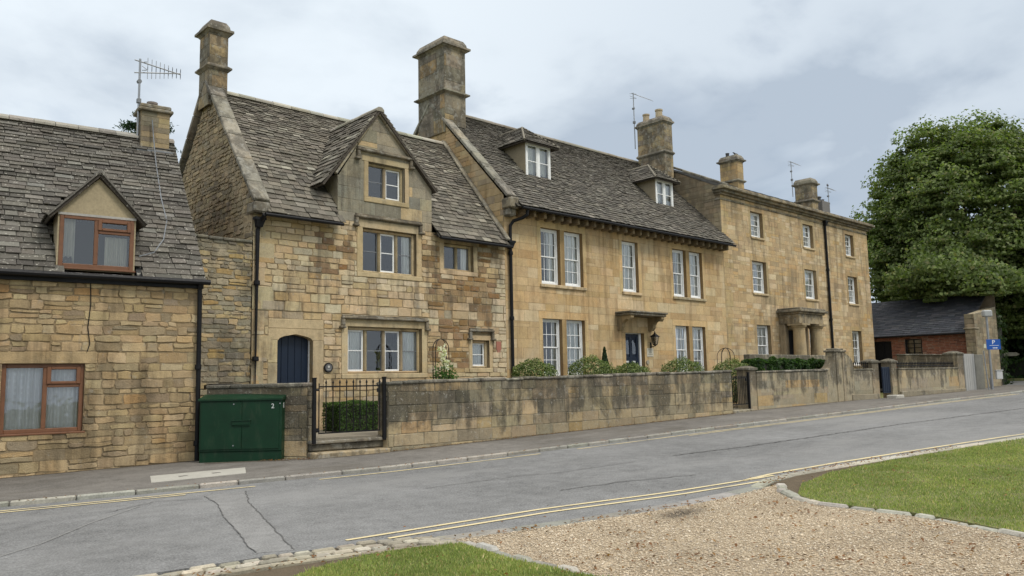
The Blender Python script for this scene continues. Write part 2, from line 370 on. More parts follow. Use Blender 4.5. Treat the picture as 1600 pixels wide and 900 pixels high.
def masonry(mb, F, outline, openings, colfn, rng, ch=(.13, .24), ln=(.25, .6), joint=.014, relief=(.004, .014), jit=.006, mortar=(.30, .25, .16), reveal=.22, split=.1, revcol=None, trim=()):
    """backing with openings and reveals, plus individually cut stones; outline convex and counter-clockwise in (s, z)"""
    ss = [p[0] for p in outline]; zs = [p[1] for p in outline]
    s0, s1, z0, z1 = min(ss), max(ss), min(zs), max(zs)
    gs = sorted({s0, s1, *[v for o in openings for v in (o[0], o[2]) if s0 < v < s1]}); gzz = sorted({z0, z1, *[v for o in openings for v in (o[1], o[3]) if z0 < v < z1]})
    for i in range(len(gs) - 1):
        for j in range(len(gzz) - 1):
            cs, cz = (gs[i] + gs[i + 1]) / 2, (gzz[j] + gzz[j + 1]) / 2
            if any(o[0] < cs < o[2] and o[1] < cz < o[3] for o in openings): continue
            p = clip_poly(rect(gs[i], gzz[j], gs[i + 1], gzz[j + 1]), outline)
            if len(p) >= 3: mb.poly([F(a, b, 0) for a, b in p], mortar)
    rc = revcol or mortar
    for o in openings:
        a, b, c, d = o
        for (p, q) in (((a, b), (a, d)), ((c, b), (c, d)), ((a, d), (c, d)), ((a, b), (c, b))):
            mb.poly([F(*p, 0), F(*q, 0), F(*q, -reveal), F(*p, -reveal)], rc)
    blocks = list(openings) + list(trim)
    ze = sorted({v for o in blocks for v in (o[1], o[3])})
    z = z0
    while z < z1 - .01:
        h = rng.uniform(*ch)
        for e in ze:
            if z + .55 * h < e < z + 1.5 * h: h = e - z; break
        if z1 - (z + h) < .5 * ch[0]: h = z1 - z
        a = s0 - rng.random() * ln[1]
        while a < s1:
            l = rng.uniform(*ln) * (.75 + .5 * h / ch[1]); rs = [(max(a, s0), z, min(a + l, s1), z + h)]
            if rng.random() < split and h > .14:
                k = rng.uniform(.4, .6); rs = [(max(a, s0), z, min(a + l, s1), z + h * k), (max(a, s0), z + h * k, min(a + l, s1), z + h)]
            for o in blocks: rs = [x for r in rs for x in sub_rect(r, o)]
            for r in rs:
                if r[2] - r[0] < .035 or r[3] - r[1] < .03: continue
                xm, ym = rng.uniform(.35, .65), rng.uniform(.35, .65)
                p = clip_poly([(r[0], r[1]), (r[0] + (r[2] - r[0]) * xm, r[1]), (r[2], r[1]), (r[2], r[1] + (r[3] - r[1]) * ym), (r[2], r[3]), (r[0] + (r[2] - r[0]) * (1 - xm), r[3]), (r[0], r[3]), (r[0], r[1] + (r[3] - r[1]) * (1 - ym))], outline)
                if len(p) < 3: continue
                cx = sum(q[0] for q in p) / len(p); cy = sum(q[1] for q in p) / len(p)
                g = joint / 2
                def ins(q, w, jj):
                    hx, hy = (r[2] - r[0]) / 2, (r[3] - r[1]) / 2; kx, ky = min(1, abs(q[0] - cx) / hx), min(1, abs(q[1] - cy) / hy); cn_ = .35 if kx > .9 and ky > .9 else 0
                    x = q[0] - math.copysign(min(w * (1 if kx > .9 else 0) + cn_ * jj, hx * .6), q[0] - cx) + rng.uniform(-jj, jj)
                    y = q[1] - math.copysign(min(w * (1 if ky > .9 else 0) + cn_ * jj, hy * .6), q[1] - cy) + rng.uniform(-jj, jj); return x, y
                rl = rng.uniform(*relief); c = colfn(cx, cy)
                ring = [ins(q, g, jit) for q in p]; n = len(ring)
                top = [ins(q, min(.012, rl), jit * .3) for q in ring]
                vs = [F(x, y, -.004) for x, y in ring] + [F(x, y, rl * .55) for x, y in ring] + [F(x, y, rl) for x, y in top]
                fs = [(i, (i + 1) % n, n + (i + 1) % n, n + i) for i in range(n)] + [(n + i, n + (i + 1) % n, 2 * n + (i + 1) % n, 2 * n + i) for i in range(n)] + [tuple(range(2 * n, 3 * n))]
                mb.add(vs, fs, c)
            a += l
        z += h
def jitcol(rng, c, v=.1, hue=.05):
    k = 1 + rng.uniform(-v, v); return (c[0] * k * (1 + rng.uniform(-hue, hue)), c[1] * k, c[2] * k * (1 + rng.uniform(-hue, hue)))
def palette(rng, items, v=.1, hue=.05):
    tot = sum(w for _, w in items)
    def f(*_):
        r = rng.random() * tot
        for c, w in items:
            r -= w
            if r <= 0: return jitcol(rng, c, v, hue)
        return items[-1][0]
    return f
OCH = (.47, .35, .20); OCH2 = (.51, .395, .24); PALE = (.53, .44, .295); BRN = (.34, .24, .13); IRON = (.25, .168, .093); GRY = (.38, .32, .22); DGR = (.17, .15, .115); ORG = (.43, .275, .125)
TRIM = (.48, .375, .225); TRIMD = (.31, .245, .155)
def tiles(mb, o, u, w, L, S, e=(.26, .13), tw=(.18, .42), th=(.012, .024), colfn=None, rng=None, skip=None, bounds=None, under=True, jit=.012):
    o = Vector(o); u = Vector(u).normalized(); w = Vector(w).normalized(); n = u.cross(w)
    if n.z < 0: n = -n
    v = 0.0
    if under is True:
        b = bounds or (lambda v: (0, L))
        a0, a1 = b(0); c0, c1 = b(S)
        mb.prism([o + u * a0, o + u * a1, o + u * c1 + w * S, o + u * c0 + w * S], -n * .05, (.06, .05, .04))
    while v < S - .02:
        k = v / S; ex = e[0] + (e[1] - e[0]) * k; lo, hi = bounds(v + ex * .3) if bounds else (0, L)
        hi2 = hi
        a = lo - rng.random() * .05
        first = True
        while a < hi - .03:
            l = rng.uniform(*tw) * (.7 + .6 * ex / max(e))
            if first: l *= rng.uniform(.4, 1.0); first = False
            b_ = min(a + l, hi); a_ = max(a, lo)
            if hi - b_ < .06: b_ = hi
            if b_ - a_ > .02:
                p = o + u * ((a_ + b_) / 2) + w * (v + ex * .5)
                if not (skip and skip(p)):
                    t = rng.uniform(*th); g = .006; v0 = v + rng.uniform(-jit, jit) - .01; v1 = min(v + ex * 1.5, S + .02)
                    h0 = t * .9 + .014 + rng.uniform(0, .012); h1 = rng.uniform(0, .004); sk = rng.uniform(-jit, jit) * .7
                    P = lambda s_, v_, h_: o + u * s_ + w * v_ + n * h_
                    vs = [P(a_ + g, v0 + sk, h0), P(b_ - g, v0 - sk, h0), P(b_ - g, v0 - sk, h0 + t), P(a_ + g, v0 + sk, h0 + t), P(a_ + g, v1, h1), P(b_ - g, v1, h1), P(b_ - g, v1, h1 + t), P(a_ + g, v1, h1 + t)]
                    mb.add(vs, [(0, 1, 2, 3), (3, 2, 6, 7), (0, 3, 7, 4), (1, 5, 6, 2), (0, 4, 5, 1)], colfn())
            a += l
        v += ex
def ridge(mb, a, b, rng, colfn, hw=.16, hh=.09, ln=.45):
    a, b = Vector(a), Vector(b); d = (b - a); L = d.length; d.normalize(); s = Vector((d.y, -d.x, 0)).normalized(); z = Vector((0, 0, 1)); t = 0
    while t < L - .02:
        l = min(ln * rng.uniform(.8, 1.2), L - t); q = .005; k = rng.uniform(-.008, .008)
        pts = [(-hw, -hh), (-hw * .95, -hh + .05), (-.05, hh * .55 + k), (.05, hh * .55 + k), (hw * .95, -hh + .05), (hw, -hh)]
        mb.prism([a + d * (t + q) + s * x + z * y for x, y in pts], d * (l - 2 * q), colfn()); t += l
def coping(mb, a, b, n, wid, th, rng, colfn, ln=.6):
    """slabs laid from a to b, width wid across (vector n), thickness th upwards"""
    a, b, n = Vector(a), Vector(b), Vector(n).normalized(); d = b - a; L = d.length; d.normalize(); up_ = n.cross(d).normalized()
    if up_.z < 0: up_ = -up_
    t = 0
    while t < L - .01:
        l = min(ln * rng.uniform(.7, 1.25), L - t)
        if L - t - l < .15: l = L - t
        mb.obox(a + d * (t + .003) - n * wid / 2 + up_ * rng.uniform(-.006, .006), d * (l - .006), n * wid, up_ * th, colfn(), .018); t += l

# ------------------------------------------------------------------ windows, doors, pipes (parts of a house)
def curtain_mesh(F, s0, s1, z0, z1, d, amp=.02, wl=.09, seed=0):
    mb = MB(); n = max(6, int((s1 - s0) / .018)); rg = random.Random(seed); ph = rg.random() * 6
    xs = [s0 + (s1 - s0) * i / n for i in range(n + 1)]
    ds = [d + amp * math.sin(x / wl * 6.28 + ph + 1.3 * math.sin(x * 9 + ph)) for x in xs]
    vs = [F(x, z0, q) for x, q in zip(xs, ds)] + [F(x, z1, q) for x, q in zip(xs, ds)]
    mb.add(vs, [(i, i + 1, n + 2 + i, n + 1 + i) for i in range(n)], (1, 1, 1)); return mb
def pane(F, s0, s1, z0, z1, d):
    rg_ = random.Random(int(s0 * 977 + z0 * 131)); a, b = rg_.uniform(-.006, .006), rg_.uniform(-.008, .008)
    mb = MB(); mb.poly([F(s0, z0, d + a), F(s1, z0, d - a), F(s1, z1, d - a + b), F(s0, z1, d + a + b)]); return mb
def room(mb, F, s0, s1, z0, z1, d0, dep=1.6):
    """dark sheet standing in for the unlit room behind a window"""
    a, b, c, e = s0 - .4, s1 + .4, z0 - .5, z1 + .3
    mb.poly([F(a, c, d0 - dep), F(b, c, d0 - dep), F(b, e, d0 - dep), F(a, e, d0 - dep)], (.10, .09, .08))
def sash(house, F, s0, s1, z0, z1, rec=.16, cols=3, rows=4, curt='net', sill=True, seed=0, sillw=.05, gap=None):
    w = MB(); fw = .055; W = (1, 1, 1); d1, d0 = -rec, -rec - .10
    F.box(w, s0, s0 + fw, z0, z1, d0, d1, W, .006); F.box(w, s1 - fw, s1, z0, z1, d0, d1, W, .006)
    F.box(w, s0 + fw, s1 - fw, z1 - fw, z1, d0, d1, W, .006); F.box(w, s0 + fw, s1 - fw, z0, z0 + .07, d0, d1 + .03, W, .008)
    win = obj('window', w, M_WHT, house)
    a, b = s0 + fw, s1 - fw; lo, hi = z0 + .07, z1 - fw; mid = (lo + hi) / 2
    for k, (q0, q1, dd) in enumerate(((mid - .02, hi, -rec - .03), (lo, mid + .02, -rec - .06))):
        m_ = MB(); t = .038; bt = .018
        F.box(m_, a, a + t, q0, q1, dd - .035, dd, W, .004); F.box(m_, b - t, b, q0, q1, dd - .035, dd, W, .004)
        F.box(m_, a + t, b - t, q1 - t, q1, dd - .035, dd, W, .004); F.box(m_, a + t, b - t, q0, q0 + (t if k == 0 else .06), dd - .035, dd, W, .004)
        z_lo = q0 + (t if k == 0 else .06); z_hi = q1 - t; nr = max(1, rows // 2)
        for i in range(1, cols):
            x = a + t + (b - a - 2 * t) * i / cols; F.box(m_, x - bt / 2, x + bt / 2, z_lo, z_hi, dd - .03, dd - .006, W)
        for i in range(1, nr):
            z = z_lo + (z_hi - z_lo) * i / nr; F.box(m_, a + t, b - t, z - bt / 2, z + bt / 2, dd - .029, dd - .007, W)
        obj('sash', m_, M_WHT, win)
    pm = MB()
    rg_ = random.Random(seed * 7 + 1)
    for (q0, q1, dd) in ((mid, hi, -rec - .045), (lo, mid, -rec - .075)):
        k0, k1 = rg_.uniform(-.008, .008), rg_.uniform(-.008, .008); pm.poly([F(a, q0, dd + k0), F(b, q0, dd - k0), F(b, q1, dd - k0 + k1), F(a, q1, dd + k0 + k1)])
    obj('pane', pm, M_GLS, win)
    cd_ = -rec - .115
    if curt == 'net': obj('curtain', curtain_mesh(F, a, b, lo, hi, cd_, .012, .10, seed), M_NET, win)
    elif curt == 'half':
        obj('curtain', curtain_mesh(F, a + (b - a) * .55, b, lo, hi, cd_, .02, .10, seed), M_NET, win)
        obj('curtain', curtain_mesh(F, a, a + (b - a) * .2, lo, hi, cd_, .02, .10, seed + 1), M_NET, win)
    elif curt == 'side': obj('curtain', curtain_mesh(F, b - (b - a) * .3, b, lo, hi, cd_, .02, .09, seed), M_CUR, win)
    if sill:
        sm = MB(); F.box(sm, s0 - sillw, s1 + sillw, z0 - .09, z0 - .002, -.12, .06, TRIM, .012); obj('sill', sm, M_TRM, win)
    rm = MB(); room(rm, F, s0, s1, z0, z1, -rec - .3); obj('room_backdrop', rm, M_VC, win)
    return win
def stone_window(house, F, s0, s1, z0, z1, lights, rec=.13, hood=None, kinds=None, seed=0, surround=.17, sillh=.13, col=TRIM, open_=None):
    """mullioned stone window: dressed frame, mullions, metal or white casements"""
    rng = random.Random(seed + 77); w = MB(); mw = .085; fr = .07
    # dressed surround a few mm proud of the wall
    F.box(w, s0 - surround, s0, z0 - .01, z1, -.03, .016, jitcol(rng, col), .008); F.box(w, s1, s1 + surround, z0 - .01, z1, -.03, .016, jitcol(rng, col), .008)
    F.box(w, s0 - surround - .06, s1 + surround + .06, z1, z1 + surround * 1.15, -.03, .017, jitcol(rng, col), .008)
    F.box(w, s0 - surround, s1 + surround, z0 - sillh, z0 - .01, -.1, .03, jitcol(rng, col, .1), .012)
    # inner chamfered frame
    d1, d0 = -rec + .04, -rec - .10
    F.box(w, s0, s0 + fr, z0, z1, d0, d1, jitcol(rng, col), .02); F.box(w, s1 - fr, s1, z0, z1, d0, d1, jitcol(rng, col), .02)
    F.box(w, s0 + fr, s1 - fr, z1 - fr, z1, d0, d1, jitcol(rng, col), .02); F.box(w, s0 + fr, s1 - fr, z0, z0 + .05, d0, d1, jitcol(rng, col), .015)
    win = obj('window', w, M_TRM, house)
    a, b = s0 + fr, s1 - fr; lw = (b - a - mw * (lights - 1)) / lights; lo, hi = z0 + .05, z1 - fr
    for i in range(lights):
        x0 = a + i * (lw + mw); x1 = x0 + lw
        if i < lights - 1:
            m_ = MB(); F.box(m_, x1, x1 + mw, lo, hi, d0, d1 - .005, jitcol(rng, TRIMD), .022); obj('mullion', m_, M_TRM, win)
        k = kinds[i] if kinds else 'w'
        cm = MB(); t = .044 if k[0] == 'w' else .014; dd = -rec - .02; W = (1, 1, 1)
        F.box(cm, x0, x0 + t, lo, hi, dd - .03, dd, W, .004); F.box(cm, x1 - t, x1, lo, hi, dd - .03, dd, W, .004)
        F.box(cm, x0 + t, x1 - t, lo, lo + t, dd - .03, dd, W, .004); F.box(cm, x0 + t, x1 - t, hi - t, hi, dd - .03, dd, W, .004)
        zm = (lo + hi) / 2
        if 'n' not in k: F.box(cm, x0 + t, x1 - t, zm - .011, zm + .011, dd - .026, dd - .004, W)
        obj('casement', cm, M_WHT if 'l' not in k else M_LED, win)
        obj('pane', pane(F, x0 + .005, x1 - .005, lo, hi, dd - .015), M_GLS, win)
        if 'c' in k: obj('curtain', curtain_mesh(F, x0, x1, lo, hi, dd - .07, .018, .085, seed + i), M_NET, win)
        if 'h' in k: obj('curtain', curtain_mesh(F, x0 + lw * .45, x1, lo, hi, dd - .07, .018, .085, seed + i), M_NET, win)
    if hood:
        h0, h1, hz = hood; hm = MB(); c = (.22, .185, .13)
        F.box(hm, h0, h1, hz - .07, hz, -.02, .11, c, .02); F.box(hm, h0 + .02, h1 - .02, hz, hz + .035, -.02, .07, c, .012)
        F.box(hm, h0 - .0, h0 + .09, hz - .24, hz - .07, -.02, .095, c, .015); F.box(hm, h1 - .09, h1, hz - .24, hz - .07, -.02, .095, c, .015)
        F.box(hm, h0 - .05, h0 + .10, hz - .30, hz - .24, -.02, .12, c, .015); F.box(hm, h1 - .10, h1 + .05, hz - .30, hz - .24, -.02, .12, c, .015)
        obj('hood_mould', hm, M_WTH, win)
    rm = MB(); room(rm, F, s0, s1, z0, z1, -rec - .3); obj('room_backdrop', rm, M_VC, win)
    return win
def pipe(house, pts, r=.045, hopper=None, collars=()):
    mb = MB(); mb.tube(pts, r, 10)
    for c in collars: mb.lathe((c[0], c[1], c[2] - .05), [(r * 1.35, 0), (r * 1.45, .02), (r * 1.35, .1)], 10)
    if hopper is not None:
        x, y, z = hopper; mb.prism([(x - .13, y - .10, z), (x + .13, y - .10, z), (x + .13, y + .06, z), (x - .13, y + .06, z)], (0, 0, .06))
        mb.prism([(x - .11, y - .09, z), (x + .11, y - .09, z), (x + .06, y - .05, z - .16), (x - .06, y - .05, z - .16)], (0, .12, 0))
    return obj('downpipe', mb, M_BLK, house)
def chimney(house, x0, x1, y0, y1, z0, z1, rng, band=None, cap=.22, taper=.5, colfn=None, mat=None, pots=(), ch=(.2, .34), ln=(.3, .55), over=.1):
    """square ashlar stack: shaft, string course, moulded cap, pots"""
    mb = MB(); mort = (.25, .20, .13)
    for (o, u, L) in (((x0, y0, 0), (1, 0), x1 - x0), ((x1, y1, 0), (-1, 0), x1 - x0), ((x0, y1, 0), (0, -1), y1 - y0), ((x1, y0, 0), (0, 1), y1 - y0)):
        masonry(mb, Fr(o, u), rect(0, z0, L, z1 - cap), [], colfn, rng, ch, ln, .010, (.003, .008), .003, mort)
    par = obj('chimney', mb, mat or M_WTH, house)
    cm = MB(); c = (.23, .205, .155)
    def slab(g0, g1, a, b):
        q = [(x0 - g0, y0 - g0, a), (x1 + g0, y0 - g0, a), (x1 + g0, y1 + g0, a), (x0 - g0, y1 + g0, a)]; r = [(x0 - g1, y0 - g1, b), (x1 + g1, y0 - g1, b), (x1 + g1, y1 + g1, b), (x0 - g1, y1 + g1, b)]
        cm.add(q + r, [(3, 2, 1, 0), (4, 5, 6, 7), (0, 1, 5, 4), (1, 2, 6, 5), (2, 3, 7, 6), (3, 0, 4, 7)], jitcol(rng, c))
    zc = z1 - cap
    slab(.012, over * .6, zc - .10, zc - .03); slab(over, over, zc - .03, zc + .035); slab(over * .4, over * .25, zc + .035, zc + cap * .55); slab(over * .25, -.08 * taper, zc + cap * .55, z1)
    obj('cap', cm, M_WTH, par)
    if band:
        cm = MB(); slab(.012, over * .75, band - .07, band - .01); slab(over * .8, over * .8, band - .01, band + .03); slab(over * .8, .012, band + .03, band + .09); obj('string_course', cm, M_WTH, par)
    for (px, py, r, h, col) in pots:
        pm = MB(); pm.lathe((px, py, z1 - .03), [(r * 1.05, 0), (r, .05), (r * .92, h * .8), (r * 1.08, h * .84), (r * 1.08, h), (r * .8, h), (r * .78, h - .05)], 14, col); obj('chimney_pot', pm, M_POT, par, smooth=False)
    return par

# ------------------------------------------------------------------ ground, road, pavement
def struct(o): o['kind'] = 'structure'; return o
def sheet(name, pts, off, mat, th=.12, kind='structure'):
    mb = MB(); top = [Vector((x, y, gz(x) + off)) for x, y in pts]; mb.prism([p - Vector((0, 0, th)) for p in top], (0, 0, th))
    o = obj(name, mb, mat); o['kind'] = kind; return o
M_ROAD = ground_mat('road_asphalt', (.165, .165, .162), .55, .30, 4, 48, .9, .8, .01, stains=((.215, .213, .205), .55, (.10, .55, 1)), speck=(.34, .335, .32))
M_PATCH = ground_mat('road_patch_asphalt', (.19, .188, .182), .45, .6, 5, 55, .88, .5, .006, speck=(.27, .265, .25))
M_PAVE = ground_mat('pavement_asphalt', (.148, .137, .122), .5, .5, 4, 48, .92, .5, .006, stains=((.085, .075, .06), .5, (.35, 1.2, 1)), speck=(.24, .22, .19))
M_SOIL = ground_mat('soil', (.11, .085, .055), .35, .8, 7, 90, .95, .6, .02)
M_GRAV = ground_mat('gravel_bed', (.47, .38, .265), .34, .7, 14, 75, .95, .9, .015, stains=((.22, .15, .085), .5, (.9, .9, 1)))
M_TURF = ground_mat('turf', (.15, .155, .06), .40, .7, 6, 90, .95, .6, .02, stains=((.15, .13, .045), .45, (.8, .8, 1)))
M_TAR = ground_mat('old_tar', (.10, .098, .094), .3, 1, 6, 120, .9, .4, .01)
def line_mat():
    mt, t, b, o = newmat('yellow_road_paint'); co = N(t, 'ShaderNodeTexCoord').outputs['Object']
    w = M(t, 'ADD', M(t, 'MULTIPLY', NOISE(t, co, 2.2, 5, .6), .55), M(t, 'MULTIPLY', NOISE(t, co, 55, 3, .7), .45))
    c = MIX(t, MR(t, w, .49, .66), (.60, .50, .28), (.26, .24, .20)); wire(t, c, b.inputs['Base Color']); b.inputs['Roughness'].default_value = .8; return mt
M_YEL = line_mat()
g = MB()
for (a, b) in ((-260, 60), (60, 700)):
    g.add([(a, -400, gz(a) - .16), (b, -400, gz(b) - .16), (b, 600, gz(b) - .16), (a, 600, gz(a) - .16)], [(0, 1, 2, 3)], (1, 1, 1))
struct(obj('ground', g, M_TURF))
KF = [(-30, 22.5), (-6, 15.6), (.5, 13.55), (2.43, 13.0), (3.75, 12.62), (5.25, 12.27), (6.06, 12.05), (7.72, 11.68), (9.85, 11.48), (12.4, 11.36), (16.8, 11.25), (22, 10.95), (30.9, 10.55), (34.8, 10.2), (39.5, 9.9), (42.5, 10.1), (44.3, 11.4), (45, 14), (45.3, 30)]
KN = [(-30, 17), (-6, 10.2), (.6, 8.2), (2.38, 7.35), (3.81, 7.06), (4.85, 6.55), (5.4, 6.34), (6.2, 6.1), (7.3, 5.86), (8.37, 5.70), (9.43, 5.71), (10.65, 5.90), (12.29, 5.70), (15.24, 5.25), (17.81, 4.8), (30, 2.2), (60, -5)]
struct(sheet('road', KN + [(60, 26), (49, 26), (49, 30), (45.3, 30)] + KF[::-1][1:], -.025, M_ROAD))
struct(sheet('road_far', [(60, -40), (320, -60), (320, 10), (60, 26)], -.05, M_ROAD)).location.z = 0
struct(sheet('pavement', [(x_, y_ + .09) for x_, y_ in KF] + [(41, 30), (41, 12.5), (38, 12.2), (31, 13.3), (24, 14.1), (9.3, 14.3), (7.6, 14.6), (6.2, 16.6), (2, 17.2), (-30, 26)], .03, M_PAVE))
rng = random.Random(5)
def along(pts, n=None):
    P = [Vector((x, y, 0)) for x, y in pts]; L = [0]
    for i in range(1, len(P)): L.append(L[-1] + (P[i] - P[i - 1]).length)
    def at(t):
        t = max(0, min(t, L[-1]))
        for i in range(1, len(P)):
            if t <= L[i] or i == len(P) - 1:
                k = (t - L[i - 1]) / max(1e-6, L[i] - L[i - 1]); d = (P[i] - P[i - 1]).normalized(); return P[i - 1].lerp(P[i], k), d
    return at, L[-1]
def kerb_row(name, pts, w, top, lens, mat, cols, rng, side=1, h=.25, bev=.018, wob=.008, gap=.008, kind='structure'):
    mb = MB(); at, L = along(pts); t = 0; cf = palette(rng, cols, .14)
    while t < L:
        l = rng.uniform(*lens); p, d = at(t); q, _ = at(min(t + l, L)); d = (q - p)
        if d.length < .03: break
        dl = d.length; d.normalize(); s = Vector((-d.y, d.x, 0)) * side
        zt = gz(p.x) + top + rng.uniform(-wob, wob); ex = d * (dl - gap); ex.z = .02 * ex.x
        mb.obox(Vector((p.x, p.y, zt - h)) + s * rng.uniform(-wob, wob), ex, s * (w + rng.uniform(-wob, wob)), Vector((0, 0, h)), cf(), bev); t += l
    o = obj(name, mb, mat); o['kind'] = kind; return o
KST = [((.30, .28, .235), 3), ((.24, .22, .185), 2), ((.36, .335, .28), 1)]
M_KERB = vcol_mat('kerb_stone', .9, .4, 45, .22)
kerb_row('far_kerb', KF[1:16], .09, .040, (.5, .95), M_KERB, [((.27, .255, .215), 3), ((.23, .215, .18), 2), ((.32, .30, .255), 1)], rng, gap=.014, wob=.004)
kerb_row('flush_kerb', [(4.9, 6.50), (5.4, 6.34), (6.2, 6.10), (7.3, 5.86), (8.37, 5.71), (9.40, 5.71)], .28, -.006, (.7, 1.0), M_KERB, [((.23, .22, .195), 1)], rng, side=-1, bev=.01, wob=.004)
kerb_row('lawn_kerb', [(9.36, 5.68), (9.75, 5.86), (10.65, 5.90), (12.29, 5.70), (15.24, 5.25), (17.81, 4.8), (26, 3.1)], .17, .008, (.6, .95), M_KERB, [((.38, .355, .29), 3), ((.31, .29, .235), 2)], rng, side=-1, wob=.005)
kerb_row('lawn_edging', [(9.70, 5.52), (9.15, 5.16), (8.82, 4.82), (8.60, 4.41), (8.57, 3.94), (8.56, 3.44), (8.40, 2.97), (8.22, 2.56), (8.08, 2.25), (7.7, 1.2), (7.3, -1)], .12, .022, (.20, .42), M_KERB, [((.33, .31, .26), 2), ((.25, .235, .20), 2)], rng, bev=.025, wob=.018, gap=.03)
kerb_row('grass_edging', [(4.93, 5.95), (4.86, 5.5), (4.81, 5.09), (4.80, 4.72), (4.80, 4.41), (4.82, 4.1), (4.9, 2.5), (5, 0)], .13, .03, (.16, .32), M_KERB, [((.31, .295, .25), 2), ((.22, .21, .18), 2), ((.37, .355, .31), 1)], rng, side=-1, bev=.03, wob=.02, gap=.02)
# yellow lines
def strip(name, pts, w, off, mat, dashes=None):
    mb = MB(); at, L = along(pts); t = 0
    segs = dashes or [(0, L)]
    for a, b in segs:
        t = a; prev = None
        while True:
            p, d = at(t); s = Vector((-d.y, d.x, 0)) * w / 2; cur = [(p + s), (p - s)]; cur = [Vector((q.x, q.y, gz(q.x) + off)) for q in cur]
            if prev: mb.poly([prev[0], prev[1], cur[1], cur[0]])
            prev = cur
            if t >= min(b, L): break
            t = min(t + (.4 if w > .05 else .07), b, L)
    o = obj(name, mb, mat); o['kind'] = 'structure'; return o
def shift(pts, d):
    at, L = along(pts); r = []
    for i in range(int(L / .5) + 1):
        p, dr = at(i * .5); r.append((p.x - dr.y * d, p.y + dr.x * d))
    return r
YN = [(4.65, 7.08), (5.6, 6.95), (6.72, 6.79), (8.46, 6.34), (10.25, 6.06)]
strip('yellow_line', [(4.3, 7.13)] + YN + [(10.6, 6.03)], .06, -.018, M_YEL); strip('yellow_line', shift(YN, -.22), .06, -.018, M_YEL)
strip('yellow_line', [(9.9, 6.10), (10.65, 6.14), (12.29, 5.96), (15.24, 5.52), (17.81, 5.10), (26, 3.45)], .075, -.018, M_YEL)
YF = [(-6, 15.1), (.5, 13.1), (2.33, 12.58), (3.86, 12.18), (5.62, 11.75), (7.7, 11.4), (9.85, 11.2), (12.4, 11.08), (16.8, 10.97), (22, 10.67), (30.9, 10.27), (36, 9.9)]
strip('yellow_line', YF, .06, -.018, M_YEL, [(0, 12.0), (13.0, 17.5), (18.5, 60)]); strip('yellow_line', shift(YF, -.17), .06, -.018, M_YEL, [(0, 11.0), (22.0, 60)])
for fp_, wd_ in (([(9.36, 13.84), (15, 13.79), (22.0, 13.72)], .10), ([(23.4, 13.86), (28.1, 13.6), (30, 13.46)], .10), ([(-3.2, 17.28), (1.5, 16.68), (6.35, 16.10)], .12), ([(6.2, 15.40), (7.4, 14.33)], .08), ([(7.45, 14.36), (7.8, 14.0), (9.3, 13.8)], .09), ([(32.4, 12.7), (37.6, 12.22)], .12)):
    strip('wall_foot_dirt', fp_, wd_, .034, M_SOIL)
# repaired trench and cracks
PL = [(4.62, 11.45), (4.45, 10.6), (4.08, 9.52), (3.8, 8.5), (3.55, 7.73), (3.46, 7.32)]; PR = [(5.2, 11.4), (4.75, 10.3), (4.34, 9.0), (4.02, 8.0), (3.75, 7.15)]
struct(sheet('road_patch', PL + PR[::-1], -.021, M_PATCH, .02))
def crack(pts, w, amp=.03, name='road_crack'):
    at, L = along(pts); q = []; rg = random.Random(int(pts[0][0] * 100)); i = 0
    while i * .07 < L:
        p, d = at(i * .07); k = rg.uniform(-amp, amp); q.append((p.x - d.y * k, p.y + d.x * k)); i += 1
    if len(q) > 1: strip(name, q, w, -.015, M_TAR)
crack(PL, .009, .012); crack(PR, .012, .014)
crack([(12.0, 8.75), (14, 8.45), (16.81, 8.23), (20.25, 7.99), (26.71, 7.2), (36, 5.6)], .04, .03)
crack([(6.9, 9.34), (8.6, 9.15), (9.1, 8.9), (11.0, 8.77)], .016, .025); crack([(7.87, 7.62), (8.99, 7.42), (10.1, 6.95)], .025, .03)
crack([(3.25, 11.15), (4.01, 11.56), (4.53, 11.2)], .014, .03)
# pale scrape marks on the left of the road
M_SCR = ground_mat('pale_scrape', (.24, .235, .22), .3, 1, 6, 80)
strip('road_scrape', [(1.72, 9.2), (2.2, 9.62), (2.9, 10.5), (3.7, 11.3)], .012, -.016, M_SCR)
# gravel drive, lawns
GRAV = [(4.95, 6.22), (5.4, 6.08), (6.2, 5.84), (7.3, 5.60), (8.37, 5.46), (9.40, 5.49), (9.72, 5.50), (9.15, 5.16), (8.82, 4.82), (8.60, 4.41), (8.57, 3.94), (8.56, 3.44), (8.40, 2.97), (8.22, 2.56), (8.08, 2.25), (7.7, 1.2), (7.3, -1), (7, -9), (5, -9), (5, 0), (4.9, 2.5), (4.82, 4.1), (4.80, 4.72), (4.81, 5.09), (4.86, 5.5), (4.93, 5.95)]
struct(sheet('gravel_drive', GRAV, -.005, M_GRAV))
LAWN_R = [(9.78, 5.62), (10.65, 5.72), (12.29, 5.52), (15.24, 5.07), (17.81, 4.62), (26, 2.9), (40, 0), (40, -14), (7.2, -14), (7.4, -1), (7.8, 1.2), (8.2, 2.25), (8.34, 2.56), (8.52, 2.97), (8.68, 3.44), (8.69, 3.94), (8.72, 4.41), (8.92, 4.80), (9.25, 5.12)]
struct(sheet('lawn_verge', LAWN_R, -.012, M_SOIL))
LAWN_G = [(9.05, 4.85), (9.85, 5.22), (11.08, 5.42), (12.66, 5.30), (14.79, 5.0), (17.5, 4.6), (26, 2.9), (40, 0), (40, -14), (7.2, -14), (7.4, -1), (7.8, 1.2), (8.2, 2.25), (8.34, 2.56), (8.52, 2.97), (8.68, 3.44), (8.69, 3.94), (8.72, 4.41)]
struct(sheet('lawn', LAWN_G, .012, M_TURF))
